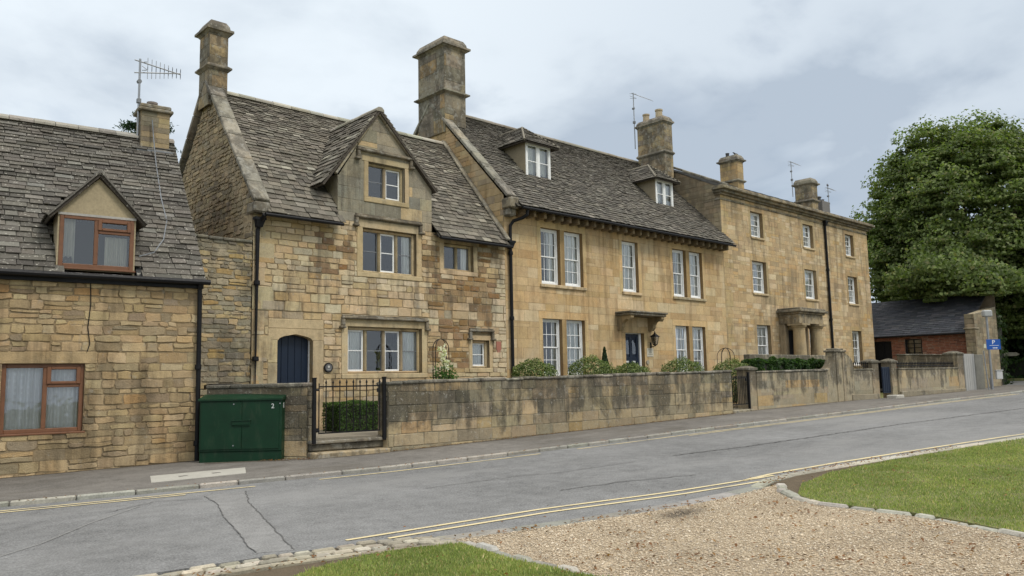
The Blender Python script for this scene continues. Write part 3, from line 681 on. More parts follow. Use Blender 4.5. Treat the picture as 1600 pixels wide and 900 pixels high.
LAWN_N = [(-30, 16.5), (-6, 9.7), (.6, 7.3), (2.2, 6.62), (3.35, 6.42), (4.0, 6.25), (4.35, 6.12), (4.78, 5.93), (4.70, 5.5), (4.66, 5.09), (4.65, 4.41), (4.7, 4.0), (4.75, 2.5), (4.85, 0), (4.9, -14), (-30, -14)]
struct(sheet('lawn_border', LAWN_N, .015, M_SOIL))
LAWN_N = [(-30, 16.0), (-6, 9.3), (.6, 6.9), (2.2, 6.15), (3.0, 5.92), (3.4, 6.12), (3.94, 6.20), (4.35, 6.10), (4.78, 5.91), (4.70, 5.5), (4.66, 5.09), (4.65, 4.41), (4.7, 4.0), (4.75, 2.5), (4.85, 0), (4.9, -14), (-30, -14)]
struct(sheet('near_lawn', LAWN_N, .03, M_TURF))
# sett strip
sm = MB(); cf = palette(rng, [((.34, .305, .235), 3), ((.26, .235, .18), 3), ((.40, .365, .29), 2)], .14)
UP = [(-6, 10.0), (.6, 7.95), (2.38, 7.17), (3.12, 7.10), (3.81, 6.96), (4.31, 6.88), (4.72, 6.72), (5.0, 6.45)]; LO = [(-6, 9.75), (.6, 7.5), (2.3, 6.80), (3.4, 6.62), (4.09, 6.40), (4.5, 6.22), (4.80, 6.08), (4.92, 5.98)]
au, Lu = along(UP); al, Ll = along(LO)
for row in range(4):
    t = 0
    while t < 1:
        dt = rng.uniform(.14, .26) / Lu; k0, k1 = row / 4 + .04, (row + 1) / 4 - .04
        def Q(tt, k): a_ = au(tt * Lu)[0]; b_ = al(tt * Ll)[0]; p = b_.lerp(a_, k); return Vector((p.x, p.y, gz(p.x) - .16))
        a_, b_, c_ = Q(t, k0), Q(min(1, t + dt * .88), k0), Q(t, k1)
        if (c_ - a_).length > .04 and (b_ - a_).length > .03:
            sm.obox(a_ + Vector((0, 0, rng.uniform(-.014, .010))), b_ - a_, c_ - a_, Vector((0, 0, .165)), cf(), .014)
        t += dt
struct(obj('sett_strip', sm, M_KERB))
struct(sheet('sett_bed', UP + LO[::-1], -.03, M_SOIL, .1))
kerb_row('sett_kerb', LO[1:], .07, .015, (.5, .9), M_KERB, [((.30, .27, .20), 1), ((.22, .19, .14), 1)], rng, side=-1, bev=.012)
# raised front gardens behind the boundary wall
M_PATH = ground_mat('garden_path', (.24, .21, .16), .25, .8, 6, 90)
gm_ = MB(); gm_.prism([(6.5, 16.2, -.2), (7.9, 14.5, -.2), (9.3, 14.15, -.2), (23, 14.15, -.2), (31, 13.5, -.2), (37.9, 12.8, -.2), (40.4, 12.9, -.2), (40.4, 17.0, -.2), (6.5, 17.0, -.2)], (0, 0, .75)); struct(obj('front_garden', gm_, M_PATH))

# ------------------------------------------------------------------ roadside cottage on the left
def cw(o, *a, **k): return obj(o, *a, **k)
rng = random.Random(11)
A1 = R(-6.9); F1 = Fr((6.35, 16.15, 0), (math.cos(A1), math.sin(A1)))
h1 = thing('stone_cottage', F1(-3, .1, 0), 'low rubble stone cottage with grey tiled roof and brown framed windows, nearest on the left', 'house', 'stone houses along the street')
c1 = palette(rng, [((.41, .305, .17), 5), ((.37, .27, .145), 4), ((.45, .345, .20), 3), ((.31, .235, .14), 3), (ORG, .4), ((.27, .21, .135), 2)], .11)
w = MB()
masonry(w, F1, rect(-9.5, -.5, 0, 3.78), [(-3.36, .84, -2.05, 2.08), (-7.6, .84, -6.4, 2.08)], c1, rng, (.085, .20), (.13, .42), .017, (.002, .026), .017, (.27, .205, .12), .16, split=.22, trim=[(-3.7, 2.08, -1.85, 2.30), (-7.8, 2.08, -6.2, 2.3)])
for a, b in ((-3.7, -1.85), (-7.8, -6.2)): F1.box(w, a, b, 2.08, 2.30, -.02, .012, (.42, .31, .17), .01)
F1side = Fr(F1(0, 0, 0), (-F1.n.x, -F1.n.y))
masonry(w, F1side, [(0, -.5), (6, -.5), (6, 3.7), (3.0, 7.2), (0, 3.78)], [], c1, rng, (.10, .2), (.2, .5), .016, (.004, .02), .009, (.31, .245, .145))
w.poly([F1(0, -.5, -6), F1(-9.5, -.5, -6), F1(-9.5, 3.7, -6), F1(0, 3.7, -6)], OCH); w.poly([F1(-9.5, -.5, -6), F1(-9.5, -.5, 0), F1(-9.5, 3.7, 0), F1(-9.5, 7.2, -3), F1(-9.5, 3.7, -6)], OCH)
obj('wall', w, M_ST1, h1)
t1 = palette(rng, [((.100, .091, .076), 4), ((.082, .075, .063), 4), ((.118, .108, .091), 3), ((.064, .058, .049), 2), ((.145, .137, .117), .8)], .13, .03)
r = MB(); SL = 1.18; ang = math.atan(SL); dn = -F1.n; wv = dn * math.cos(ang) + Vector((0, 0, math.sin(ang)))
LR = 3.15 / math.cos(ang)
def inside_dormer1(p):
    q = p - F1.o; s_ = q.dot(F1.u); zr_ = 5.72 - 1.06 * abs(s_ + 1.93)
    return -2.54 < s_ < -1.32 and p.z < zr_
tiles(r, F1(-9.6, 3.70, .14), F1.u, wv, 9.66, LR, (.165, .105), (.16, .38), (.013, .024), t1, rng, inside_dormer1, under=False)
r.poly([F1(-9.6, 3.66, .13), F1(-2.65, 3.66, .13), F1(-2.65, 3.66 + SL * 3.15, -3.02), F1(-9.6, 3.66 + SL * 3.15, -3.02)], (.05, .05, .05))
r.poly([F1(-1.22, 3.66, .13), F1(.05, 3.66, .13), F1(.05, 3.66 + SL * 3.15, -3.02), F1(-1.22, 3.66 + SL * 3.15, -3.02)], (.05, .05, .05))
r.poly([F1(-2.65, 4.9, -.92), F1(-1.22, 4.9, -.92), F1(-1.22, 3.66 + SL * 3.15, -3.02), F1(-2.65, 3.66 + SL * 3.15, -3.02)], (.05, .05, .05))
r.poly([F1(-9.6, 3.66, -6.2), F1(.05, 3.66, -6.2), F1(.05, 3.70 + SL * 3.15, -3.0), F1(-9.6, 3.70 + SL * 3.15, -3.0)], (.14, .13, .11))
zr1 = 3.72 + SL * 3.15
ridge(r, F1(-9.6, zr1 + .02, -3.02), F1(.05, zr1 + .02, -3.02), rng, palette(rng, [((.26, .245, .21), 1), ((.19, .175, .15), 1)], .1), .17, .085, .42)
obj('roof', r, M_TL1, h1)
gt = MB(); gt.tube([F1(-9.6, 3.70, .20), F1(.12, 3.70, .20)], .055, 8); F1.box(gt, -9.5, .02, 3.58, 3.66, .02, .10); obj('gutter', gt, M_BLK, h1)
pipe(h1, [F1(-.06, 3.72, .20), F1(-.06, 3.55, .12), F1(-.05, 3.3, .10), F1(-.03, .12, .10)], .045, None, [F1(-.05, 2.0, .10), F1(-.04, .5, .10)])
cbl = MB(); cbl.tube([F1(-2.02, 3.62, .03), F1(-2.0, 3.2, .028), F1(-2.035, 2.75, .03), F1(-1.99, 2.45, .03), F1(-2.03, 2.30, .03)], .009, 6); obj('cable', cbl, M_BLK, h1)
# brown framed window at street level
def brown_window(house, F, s0, s1, z0, z1, ms, tz, rec, name='window', parent=None, fan=True, lace=True, seed=0):
    w = MB(); t = .075; d0, d1 = -rec - .07, -rec; W = (1, 1, 1)
    F.box(w, s0, s0 + t, z0, z1, d0, d1, W, .008); F.box(w, s1 - t, s1, z0, z1, d0, d1, W, .008); F.box(w, s0 + t, s1 - t, z1 - t, z1, d0, d1, W, .008); F.box(w, s0 + t, s1 - t, z0, z0 + t, d0, d1, W, .008)
    F.box(w, ms - t / 2, ms + t / 2, z0 + t, z1 - t, d0, d1, W, .008)
    F.box(w, ms + t / 2, s1 - t, tz - .03, tz + .03, d0, d1, W, .008)
    F.box(w, s0 - .04, s1 + .04, z0 - .035, z0 + .002, -rec, .03, W, .008)
    win = obj(name, w, M_BRN, house)
    if fan:
        fm = MB(); a, b = ms + t / 2 + .005, s1 - t - .005; q0, q1 = tz + .03, z1 - t; k = .05; dd = d1 + .025
        F.box(fm, a - .02, a + k, q0, q1 + .02, d1 - .03, dd, W, .008); F.box(fm, b - k, b + .02, q0, q1 + .02, d1 - .03, dd, W, .008); F.box(fm, a + k, b - k, q1 - k + .02, q1 + .02, d1 - .03, dd, W, .008); F.box(fm, a + k, b - k, q0, q0 + k, d1 - .03, dd, W, .008)
        obj('casement', fm, M_BRN, win)
    obj('pane', pane(F, s0 + t, s1 - t, z0 + t, z1 - t, d0 + .04), M_GLS, win)
    if lace:
        obj('curtain', curtain_mesh(F, s0 + t, ms, z0 + .05, z1 - .05, d0 - .08, .025, .13, seed), M_LAC, win); obj('curtain', curtain_mesh(F, ms, s1 - t, z0 + .05, z1 - .05, d0 - .08, .025, .12, seed + 3), M_LAC, win)
    else:
        obj('curtain', curtain_mesh(F, s0 + t, s0 + t + .20, z0 + .05, z1 - .05, d0 - .08, .02, .09, seed), M_CUR, win); obj('curtain', curtain_mesh(F, ms + .17, s1 - t - .02, z0 + .05, z1 - .35, d0 - .08, .02, .09, seed + 3), M_CUR, win)
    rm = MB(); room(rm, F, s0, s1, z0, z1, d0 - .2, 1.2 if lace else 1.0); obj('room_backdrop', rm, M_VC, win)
    return win
brown_window(h1, F1, -3.36, -2.05, .84, 2.08, -2.68, 1.68, .06, seed=3); brown_window(h1, F1, -7.6, -6.4, .84, 2.08, -7.0, 1.68, .06, seed=9)
# dormer: rendered gable, brown window, tiled roof
dm = MB(); dd = -.02; rc = (.33, .27, .17)
F1.box(dm, -2.60, -1.26, 3.82, 3.87, dd - .5, dd + .02, (.16, .13, .09))
dm.prism([F1(-2.66, 4.90, dd), F1(-1.20, 4.90, dd), F1(-1.93, 5.62, dd)], F1.n * -.06, rc)
for s_ in (-2.60, -1.26): dm.prism([F1(s_, 3.72, dd), F1(s_, 4.93, dd), F1(s_, 4.93, -1.12), F1(s_, 3.72, -.1)], F1.u * (.03 if s_ < -2 else -.03), rc)
F1.box(dm, -2.60, -1.26, 4.86, 4.905, dd, dd + .03, (.35, .33, .30))
dorm = obj('dormer', dm, M_REN, h1)
dr = MB()
for sg in (-1, 1):
    e0 = F1(-1.93 + sg * .84, 4.80, dd + .09); ap = F1(-1.93, 5.72, dd + .09); wv_ = (ap - e0).normalized()
    def bd(v, sg=sg, e0=e0, wv_=wv_):
        z_ = e0.z + wv_.z * v; return (0, max(.05, (z_ - 3.70) / SL - .14 + .18))
    tiles(dr, e0, dn, wv_, 2.2, (ap - e0).length, (.14, .13), (.2, .42), (.012, .02), t1, rng, bounds=bd)
    coping(dr, e0 + F1.n * .01, ap + F1.n * .01, F1.n, .06, .03, rng, lambda: (.12, .11, .095), .4)
ridge(dr, F1(-1.93, 5.73, dd + .10), F1(-1.93, 5.73, -1.75), rng, lambda: (.17, .16, .14), .09, .05, .4)
obj('dormer_roof', dr, M_TL1, dorm)
brown_window(h1, F1, -2.57, -1.29, 3.87, 4.87, -1.95, 4.58, .0, 'dormer_window', lace=False, seed=5)
# chimney of the cottage (rotated with the house)
cm = MB(); cc = palette(rng, [((.33, .26, .15), 3), ((.28, .225, .14), 2), ((.20, .17, .12), 2)], .1)
Fc = Fr(F1(-.72, 0, -2.75), F1.u)
masonry(cm, Fc, rect(0, 6.6, .62, 8.05), [], cc, rng, (.10, .15), (.25, .5), .010, (.002, .006), .003, (.22, .18, .11))
masonry(cm, Fr(Fc(.62, 0, 0), (-Fc.n.x, -Fc.n.y)), rect(0, 6.6, .55, 8.05), [], cc, rng, (.10, .15), (.25, .5), .010, (.002, .006), .003, (.22, .18, .11))
masonry(cm, Fr(Fc(0, 0, -.55), (Fc.n.x, Fc.n.y)), rect(0, 6.6, .55, 8.05), [], cc, rng, (.10, .15), (.25, .5), .010, (.002, .006), .003, (.22, .18, .11))
cm.poly([Fc(0, 6.6, -.55), Fc(.62, 6.6, -.55), Fc(.62, 8.05, -.55), Fc(0, 8.05, -.55)], OCH)
ch1 = obj('chimney', cm, M_TRM, h1)
cp = MB(); Fc.box(cp, -.07, .69, 8.02, 8.10, -.62, .07, (.24, .21, .15), .02); Fc.box(cp, -.03, .65, 8.10, 8.20, -.58, .03, (.24, .21, .15), .025); obj('cap', cp, M_WTH, ch1); cp = MB(); Fc.box(cp, -.10, .72, 7.03, 7.09, -.4, .10, (.16, .16, .17), .01); obj('flashing', cp, M_LED, ch1)
pm = MB(); q = Fc(.28, 8.18, -.28); pm.lathe(q, [(.11, 0), (.11, .09), (.125, .1), (.125, .15), (.09, .15)], 12, (.20, .17, .15)); obj('chimney_pot', pm, M_POT, ch1)

# ------------------------------------------------------------------ gabled stone house
rng = random.Random(21)
F2 = Fr((0, 17, 0), (1, 0))
h2 = thing('stone_house', (11.6, 17, .5), 'gabled stone house with mullioned windows and an arched navy plank door', 'house', 'stone houses along the street')
base2 = palette(rng, [(OCH, 4), (PALE, 3.5), (OCH2, 4), (GRY, 1), ((.44, .31, .155), 1.2)], .08)
dark2 = palette(rng, [(IRON, 4), (BRN, 3), ((.25, .15, .065), 3), (OCH, .6)], .14)
def c2(s, z):
    n = mnoise.noise(Vector((s * .9, z * .9, 3)))
    if 12.75 + n * .5 < s < 15.1 and 2.15 + n * .3 < z < 4.5 + n * .3 and rng.random() < .86: return dark2()
    if 12.6 < s < 13.3 and 4.5 < z < 5.2 and rng.random() < .5: return dark2()
    if 9.3 < s < 10.4 and 4.3 < z < 5.3 and rng.random() < .45: return dark2()
    if 14.4 < s < 15.3 and 4.4 < z < 5.5 and rng.random() < .6: return dark2()
    if s > 15.05: return jitcol(rng, PALE)
    return base2()
def cgab(s, z): return palette(rng, [((.27, .245, .185), 4), ((.22, .205, .16), 4), ((.32, .28, .20), 2), (OCH, .5)], .10)()
W2 = [(10.28, 1.86, 12.50, 3.0), (10.70, 4.38, 12.34, 5.50), (13.26, 4.64, 14.30, 5.38), (14.22, 1.98, 14.84, 2.74), (8.45, .4, 9.34, 2.80)]
GW = (10.86, 6.30, 11.98, 7.22)
sur = lambda o, a=.17, t=.19, b=.13: (o[0] - a, o[1] - b, o[2] + a, o[3] + t)
w = MB()
masonry(w, F2, rect(7.84, -.1, 15.50, 5.62), W2, c2, rng, (.11, .24), (.17, .50), .017, (.002, .022), .014, (.29, .225, .135), .3, split=.16, trim=[sur(W2[0]), sur(W2[1]), sur(W2[2], .15), sur(W2[3], .13), (8.22, .4, 9.62, 3.12)])
masonry(w, F2, [(9.98, 5.62), (12.86, 5.62), (12.86, 6.76), (11.13, 8.52), (9.98, 6.70)], [GW], cgab, rng, (.22, .34), (.35, .8), .010, (.003, .009), .004, (.28, .25, .19), .3, trim=[sur(GW, .14)])
for sg in (0, 1):
    X = 9.98 if sg == 0 else 12.86; w.prism([(X, 17.001, 5.7), (X, 17.001, 6.74), (X, 18.1, 6.9), (X, 18.1, 6.6)], (.25 if sg == 0 else -.25, 0, 0), (.30, .265, .19))
F2s = Fr((7.84, 17, 0), (0, -1))
rub = palette(rng, [((.31, .245, .155), 4), ((.25, .20, .13), 4), ((.36, .29, .18), 2), ((.20, .165, .115), 2)], .14)
masonry(w, F2s, [(-5.8, -.1), (0, -.1), (0, 5.75), (-2.75, 9.15), (-5.8, 5.55)], [], rub, rng, (.055, .14), (.10, .30), .018, (.004, .030), .022, (.27, .22, .145))
w.poly([(7.84, 22.8, -.1), (15.5, 22.8, -.1), (15.5, 22.8, 5.6), (7.84, 22.8, 5.6)], OCH)
for k in range(9):          # pale quoins at the left corner
    zq = .5 + k * .56; a = .5 if k % 2 else .28
    F2.box(w, 7.825, 7.84 + a, zq, zq + .54, -.05, .016, jitcol(rng, (.44, .36, .22)), .01); w.box(7.825, 7.84, 16.99, 17.3 if k % 2 else 17.5, zq, zq + .54, jitcol(rng, (.38, .31, .19)))
obj('wall', w, M_ST2, h2)
t2 = palette(rng, [((.142, .127, .101), 4), ((.115, .102, .081), 4), ((.170, .153, .122), 3), ((.085, .076, .061), 2.5), ((.27, .25, .20), .8)], .13, .03)
E2, Z2, RY2, RZ2 = 16.70, 5.47, 19.75, 9.18
S2 = (RZ2 - Z2) / (RY2 - E2); wv = Vector((0, RY2 - E2, RZ2 - Z2)); L2 = wv.length; wv.normalize()
def zgab(x): return 8.62 - (1.34 * (11.14 - x) if x < 11.14 else 1.04 * (x - 11.14))
def sk2(p): return 9.5 < p.x < 12.98 and p.z < zgab(p.x) - .03 and (9.96 < p.x < 12.88 or p.y > 17.35)
r = MB()
tiles(r, (8.02, E2, Z2), (1, 0, 0), wv, 15.38 - 8.02, L2, (.185, .068), (.11, .28), (.012, .024), t2, rng, sk2, under=False, jit=.010)
def up2(x0, x1, y0, y1): r.poly([(x0, y0, Z2 + S2 * (y0 - E2) - .02), (x1, y0, Z2 + S2 * (y0 - E2) - .02), (x1, y1, Z2 + S2 * (y1 - E2) - .02), (x0, y1, Z2 + S2 * (y1 - E2) - .02)], (.05, .045, .035))
up2(7.9, 9.97, E2, RY2); up2(12.88, 15.48, E2, RY2); up2(9.97, 12.88, 17.1, RY2)
for a, b in ((8.0, 9.96), (12.89, 15.45)): r.poly([(a, E2, Z2 - .05), (b, E2, Z2 - .05), (b, 17, Z2 + .12), (a, 17, Z2 + .12)], (.05, .045, .035))
r.poly([(7.9, 22.9, 5.4), (15.48, 22.9, 5.4), (15.48, RY2, RZ2), (7.9, RY2, RZ2)], (.13, .12, .10))
stc = palette(rng, [((.34, .32, .26), 1), ((.28, .26, .205), 1)], .1)
ridge(r, (8.1, RY2, RZ2 + .03), (15.45, RY2, RZ2 + .03), rng, stc, .15, .08, .5)
# roof of the front gable
for sg in (-1, 1):
    fx, fz = (9.50, 6.42) if sg < 0 else (12.97, 6.72)
    e0 = Vector((fx, 16.88, fz)); ap = Vector((11.14, 16.88, 8.62)); wv_ = (ap - e0); Lg = wv_.length; wv_.normalize()
    def bd(v, e0=e0, wv_=wv_):
        z_ = e0.z + wv_.z * v; return (0, E2 + (z_ - Z2) / S2 - 16.88 + .12)
    tiles(r, e0, (0, 1, 0), wv_, 2.6, Lg, (.20, .11), (.15, .38), (.014, .028), t2, rng, bounds=bd, jit=.014)
ridge(r, (11.14, 16.86, 8.64), (11.14, 19.25, 8.64), rng, stc, .12, .07, .45)
obj('roof', r, M_TL2, h2)
wt = palette(rng, [((.24, .22, .175), 2), ((.29, .265, .21), 2), ((.20, .185, .15), 1)], .1)
def cop(house, name, *a):
    q = MB(); coping(q, *a); return obj(name, q, M_WTH, house)
cop(h2, 'coping', (7.90, 16.80, 5.72), (7.90, 19.75, 9.36), (1, 0, 0), .40, .10, rng, wt, .75); cop(h2, 'coping', (7.90, 22.9, 5.55), (7.90, 19.75, 9.36), (1, 0, 0), .40, .10, rng, wt, .75)
q = MB(); q.obox((7.72, 16.72, 5.48), (.38, 0, 0), (0, .42, 0), (0, 0, .24), (.26, .235, .185), .03); obj('kneeler', q, M_WTH, h2)
cop(h2, 'mortar_fillet', (15.40, 16.75, 5.62), (15.40, 19.75, 9.26), (1, 0, 0), .16, .07, rng, lambda: (.34, .30, .22), 3.0)
for (fx, fz) in ((9.93, 6.72), (12.9, 6.74)): cop(h2, 'verge_stone', (fx, 16.97, fz), (11.13, 16.97, 8.50), (0, 1, 0), .10, .07, rng, lambda: jitcol(rng, (.36, .30, .20)), 1.2)

stone_window(h2, F2, *W2[0][:1], W2[0][2], W2[0][1], W2[0][3], 4, kinds=['wc', 'l', 'w', 'lc'], hood=(10.08, 12.68, 3.25), seed=1)
stone_window(h2, F2, 10.70, 12.34, 4.38, 5.50, 3, kinds=['l', 'w', 'lh'], hood=(10.45, 12.50, 5.80), seed=2)
stone_window(h2, F2, 13.26, 14.30, 4.64, 5.38, 2, kinds=['ln', 'lhn'], seed=3, surround=.15)
stone_window(h2, F2, 14.22, 14.84, 1.98, 2.74, 1, kinds=['wc'], hood=(14.08, 14.98, 3.04), seed=4, surround=.12)
stone_window(h2, F2, 10.86, 11.98, 6.30, 7.22, 2, kinds=['l', 'w'], hood=(10.50, 12.20, 7.52), seed=5, surround=.13, col=(.40, .32, .19))
# arched doorway
ds = MB()
F2.box(ds, 8.22, 8.45, .4, 2.10, -.03, .014, jitcol(rng, TRIM), .01); F2.box(ds, 8.22, 8.45, 2.11, 2.64, -.03, .012, jitcol(rng, TRIM), .01); F2.box(ds, 9.34, 9.62, .4, 1.5, -.03, .014, jitcol(rng, TRIM), .01); F2.box(ds, 9.34, 9.62, 1.51, 2.64, -.03, .012, jitcol(rng, TRIM), .01)
arch = [(8.45, 2.62), (8.50, 2.68), (8.60, 2.72), (8.895, 2.775), (9.19, 2.72), (9.29, 2.68), (9.34, 2.62)]
for i in range(len(arch) - 1):
    (a, za), (b, zb) = arch[i], arch[i + 1]; ds.prism([F2(a, za, .013), F2(b, zb, .013), F2(b, 2.9, .013), F2(a, 2.9, .013)], (0, .30, 0), TRIM)
F2.box(ds, 8.22, 8.45, 2.645, 2.9, -.03, .013, TRIM); F2.box(ds, 9.34, 9.62, 2.645, 2.9, -.03, .013, TRIM); F2.box(ds, 8.22, 9.62, 2.902, 3.12, -.03, .0135, TRIM, .01)
obj('door_surround', ds, M_TRM, h2)
dmb = MB(); n = 5
for i in range(n):
    a = 8.47 + .85 * i / n; F2.box(dmb, a + .003, a + .85 / n - .003, .42, 2.76, -.24, -.19, (1, 1, 1), .006)
door = obj('door', dmb, M_BLU, h2)
hb = MB(); hb.tube([F2(9.22, 1.45, -.19), F2(9.22, 1.45, -.14)], .012, 8); hb.lathe(F2(9.22, 1.43, -.14), [(.02, 0), (.03, .02), (.02, .04)], 8); obj('handle', hb, M_BLK, door)
wf = MB(); F2.box(wf, 9.32, 9.338, .42, 2.66, -.19, -.15, (1, 1, 1)); obj('door_edge', wf, M_WHT, h2)
for a, b in ((7.95, 9.95), (12.9, 15.5)): gt = MB(); gt.tube([(a, 16.66, 5.43), (b, 16.66, 5.43)], .042, 8); obj('gutter', gt, M_BLK, h2)
pipe(h2, [(7.95, 16.68, 5.42), (7.93, 16.85, 5.30), (7.90, 16.93, 5.1), (7.90, 16.93, .5)], .05, (7.91, 16.88, 5.32), [(7.90, 16.93, 3.9), (7.90, 16.93, 2.2)])
c2c = palette(rng, [((.36, .27, .145), 3), ((.27, .225, .15), 3), (ORG, .8), ((.22, .19, .14), 2)], .1)
chimney(h2, 7.72, 8.20, 19.48, 20.12, 8.7, 10.98, rng, band=9.72, cap=.26, colfn=c2c, over=.11)

# ------------------------------------------------------------------ tall sash windowed house
rng = random.Random(31)
h3 = thing('sash_window_house', (21.2, 17, .6), 'ochre ashlar house with white sash windows, two roof dormers and a bracketed door canopy', 'house', 'stone houses along the street')
ash3 = palette(rng, [((.51, .375, .21), 5), ((.48, .345, .185), 4), ((.56, .44, .27), 2.5), ((.45, .315, .16), 2)], .08, .03)
XW = [(16.99, 17.83), (18.03, 18.87), (20.84, 21.69), (23.68, 24.50), (24.72, 25.54)]
op3 = [(a, 4.50, b, 6.24) for a, b in XW] + [(a, 1.72, b, 3.45) for i, (a, b) in enumerate(XW) if i != 2] + [(20.86, .55, 21.86, 3.17)]
w = MB()
tr3 = []
for a, b in ((16.99, 18.87), (20.84, 21.69), (23.68, 25.54)):
    tr3.append((a - .16, 4.40, b + .16, 6.46))
    if a != 20.84: tr3.append((a - .16, 1.62, b + .16, 3.68))
tr3.append((20.68, .5, 22.04, 3.34))
masonry(w, F2, rect(15.5, -.1, 27.0, 6.86), op3, ash3, rng, (.20, .33), (.35, .85), .008, (.0008, .005), .003, (.30, .22, .12), .26, split=.02, revcol=(.23, .15, .07), trim=tr3)
def trim_blocks(mb, o, wd=.16):
    a, z0, b, z1 = o; z = z0 - .0
    c = (.52, .38, .20)
    F2.box(mb, a - wd, b + wd, z1 + .002, z1 + .22, -.02, .007, jitcol(rng, c, .05), .004)
    while z < z1 - .01:
        h = min(rng.uniform(.45, .8), z1 - z)
        if z1 - z - h < .2: h = z1 - z
        F2.box(mb, a - wd, a - .001, z + .002, z + h - .002, -.02, .007, jitcol(rng, c, .05), .004); F2.box(mb, b + .001, b + wd, z + .002, z + h - .002, -.02, .007, jitcol(rng, c, .05), .004); z += h
for a, b in ((16.99, 18.87), (23.68, 25.54)):
    for z0, z1 in ((4.40, 6.24), (1.62, 3.45)):
        trim_blocks(w, (a, z0, b, z1)); m0 = a + (b - a) / 2 - .094; F2.box(w, m0, m0 + .188, z0 + .09, z1, -.255, .005, (.37, .26, .125), .004)
trim_blocks(w, (20.84, 4.40, 21.69, 6.24)); trim_blocks(w, (20.86, .5, 21.86, 3.12))
F3s = Fr((15.5, 17, 0), (0, -1))
gab3 = palette(rng, [((.40, .29, .155), 4), ((.34, .25, .14), 3), ((.45, .34, .19), 2), ((.26, .21, .14), 2), (ORG, .4)], .1)
masonry(w, F3s, [(-7, -.1), (0, -.1), (0, 7.02), (-3.5, 10.62), (-7, 7.02)], [], gab3, rng, (.14, .26), (.3, .65), .012, (.004, .012), .006, (.30, .24, .14))
w.poly([(15.5, 24, -.1), (27, 24, -.1), (27, 24, 7), (15.5, 24, 7)], OCH)
obj('wall', w, M_ST3, h3)
E3, Z3, RY3, RZ3 = 16.50, 6.66, 20.5, 10.62; S3 = (RZ3 - Z3) / (RY3 - E3); wv = Vector((0, RY3 - E3, RZ3 - Z3)); L3 = wv.length; wv.normalize()
t3 = palette(rng, [((.116, .105, .086), 4), ((.095, .086, .071), 4), ((.140, .128, .105), 3), ((.072, .065, .054), 2.5), ((.185, .17, .14), .7)], .13, .03)
DRM = [(17.95, 1.16), (24.72, 1.12)]
def sk3(p):
    for xc, wd in DRM:
        if abs(p.x - xc) < wd / 2 and 17.98 < p.y and p.z < 9.35: return True
    return False
r = MB()
tiles(r, (15.72, E3, Z3), (1, 0, 0), wv, 27.08 - 15.72, L3, (.145, .062), (.09, .22), (.011, .023), t3, rng, sk3, under=False, bounds=lambda v: (0, (27.10 if v < .85 else 26.99) - 15.72), jit=.009)
r.poly([(15.6, E3, Z3 - .03), (27.08, E3, Z3 - .03), (27.08, 17, Z3 + S3 * .5 - .03), (15.6, 17, Z3 + S3 * .5 - .03)], (.05, .045, .035)); r.poly([(15.6, 17, Z3 + S3 * .5 - .03), (26.99, 17, Z3 + S3 * .5 - .03), (26.99, RY3, RZ3 - .03), (15.6, RY3, RZ3 - .03)], (.05, .045, .035))
r.poly([(15.6, E3 + .02, Z3 - .06), (27.05, E3 + .02, Z3 - .06), (27.05, 17, Z3 + .03), (15.6, 17, Z3 + .03)], (.10, .08, .055))
r.poly([(15.6, 24.4, 6.7), (27, 24.4, 6.7), (27, RY3, RZ3), (15.6, RY3, RZ3)], (.13, .12, .10))
ridge(r, (16.2, RY3, RZ3 + .03), (26.9, RY3, RZ3 + .03), rng, palette(rng, [((.17, .15, .115), 1), ((.21, .19, .15), 1)], .1), .15, .08, .5)
obj('roof', r, M_TL3, h3)
cop(h3, 'coping', (15.60, 16.80, 6.92), (15.60, 20.5, 10.72), (1, 0, 0), .34, .10, rng, wt, .7); cop(h3, 'coping', (15.60, 24.2, 6.95), (15.60, 20.5, 10.72), (1, 0, 0), .34, .10, rng, wt, .7)
q = MB(); q.obox((15.45, 16.62, 6.60), (.34, 0, 0), (0, .45, 0), (0, 0, .32), (.27, .23, .16), .04); q.obox((15.47, 16.74, 6.38), (.30, 0, 0), (0, .3, 0), (0, 0, .22), (.22, .19, .14), .04); obj('kneeler', q, M_WTH, h3)

ev = MB(); F2.box(ev, 15.8, 27.02, 6.50, 6.60, -.01, .12, (.30, .22, .12), .02)
x = 15.95
while x < 26.9: F2.box(ev, x, x + .11, 6.42, 6.62, .0, .40, jitcol(rng, (.20, .155, .095)), .02); x += .40 + rng.uniform(-.04, .04)  # corbels coloured darker to carry the eaves shadow
obj('eaves_corbels', ev, M_TRM, h3)
gt = MB(); gt.tube([(15.75, 16.46, 6.60), (27.05, 16.46, 6.60)], .045, 8); obj('gutter', gt, M_BLK, h3)
pipe(h3, [(15.98, 16.50, 6.55), (15.98, 16.52, 6.42), (15.92, 16.62, 6.34), (15.72, 16.84, 6.25), (15.66, 16.91, 6.12), (15.66, 16.92, 5.9), (15.66, 16.92, .6)], .05, (15.64, 16.90, 5.60), [(15.66, 16.92, 5.3), (15.66, 16.92, 3.4)])
for i, (a, b) in enumerate(XW):
    cu = ['half', 'net', 'net', 'half', 'net'][i]; cl = ['dark', 'net', '', 'half', 'net'][i]
    sash(h3, F2, a, b, 4.50, 6.24, .12, 3, 4, cu, False, 40 + i)
    if i != 2: sash(h3, F2, a, b, 1.72, 3.45, .12, 3, 4, cl if cl != 'dark' else 'side', False, 60 + i)
for a, b in ((16.99, 18.87), (20.84, 21.69), (23.68, 25.54)):
    for zq in ((4.40, 1.62) if a != 20.84 else (4.40,)):
        sl_ = MB(); F2.box(sl_, a - .08, b + .10, zq, zq + .098, -.17, .07, jitcol(rng, TRIM), .012); obj('sill', sl_, M_TRM, h3)
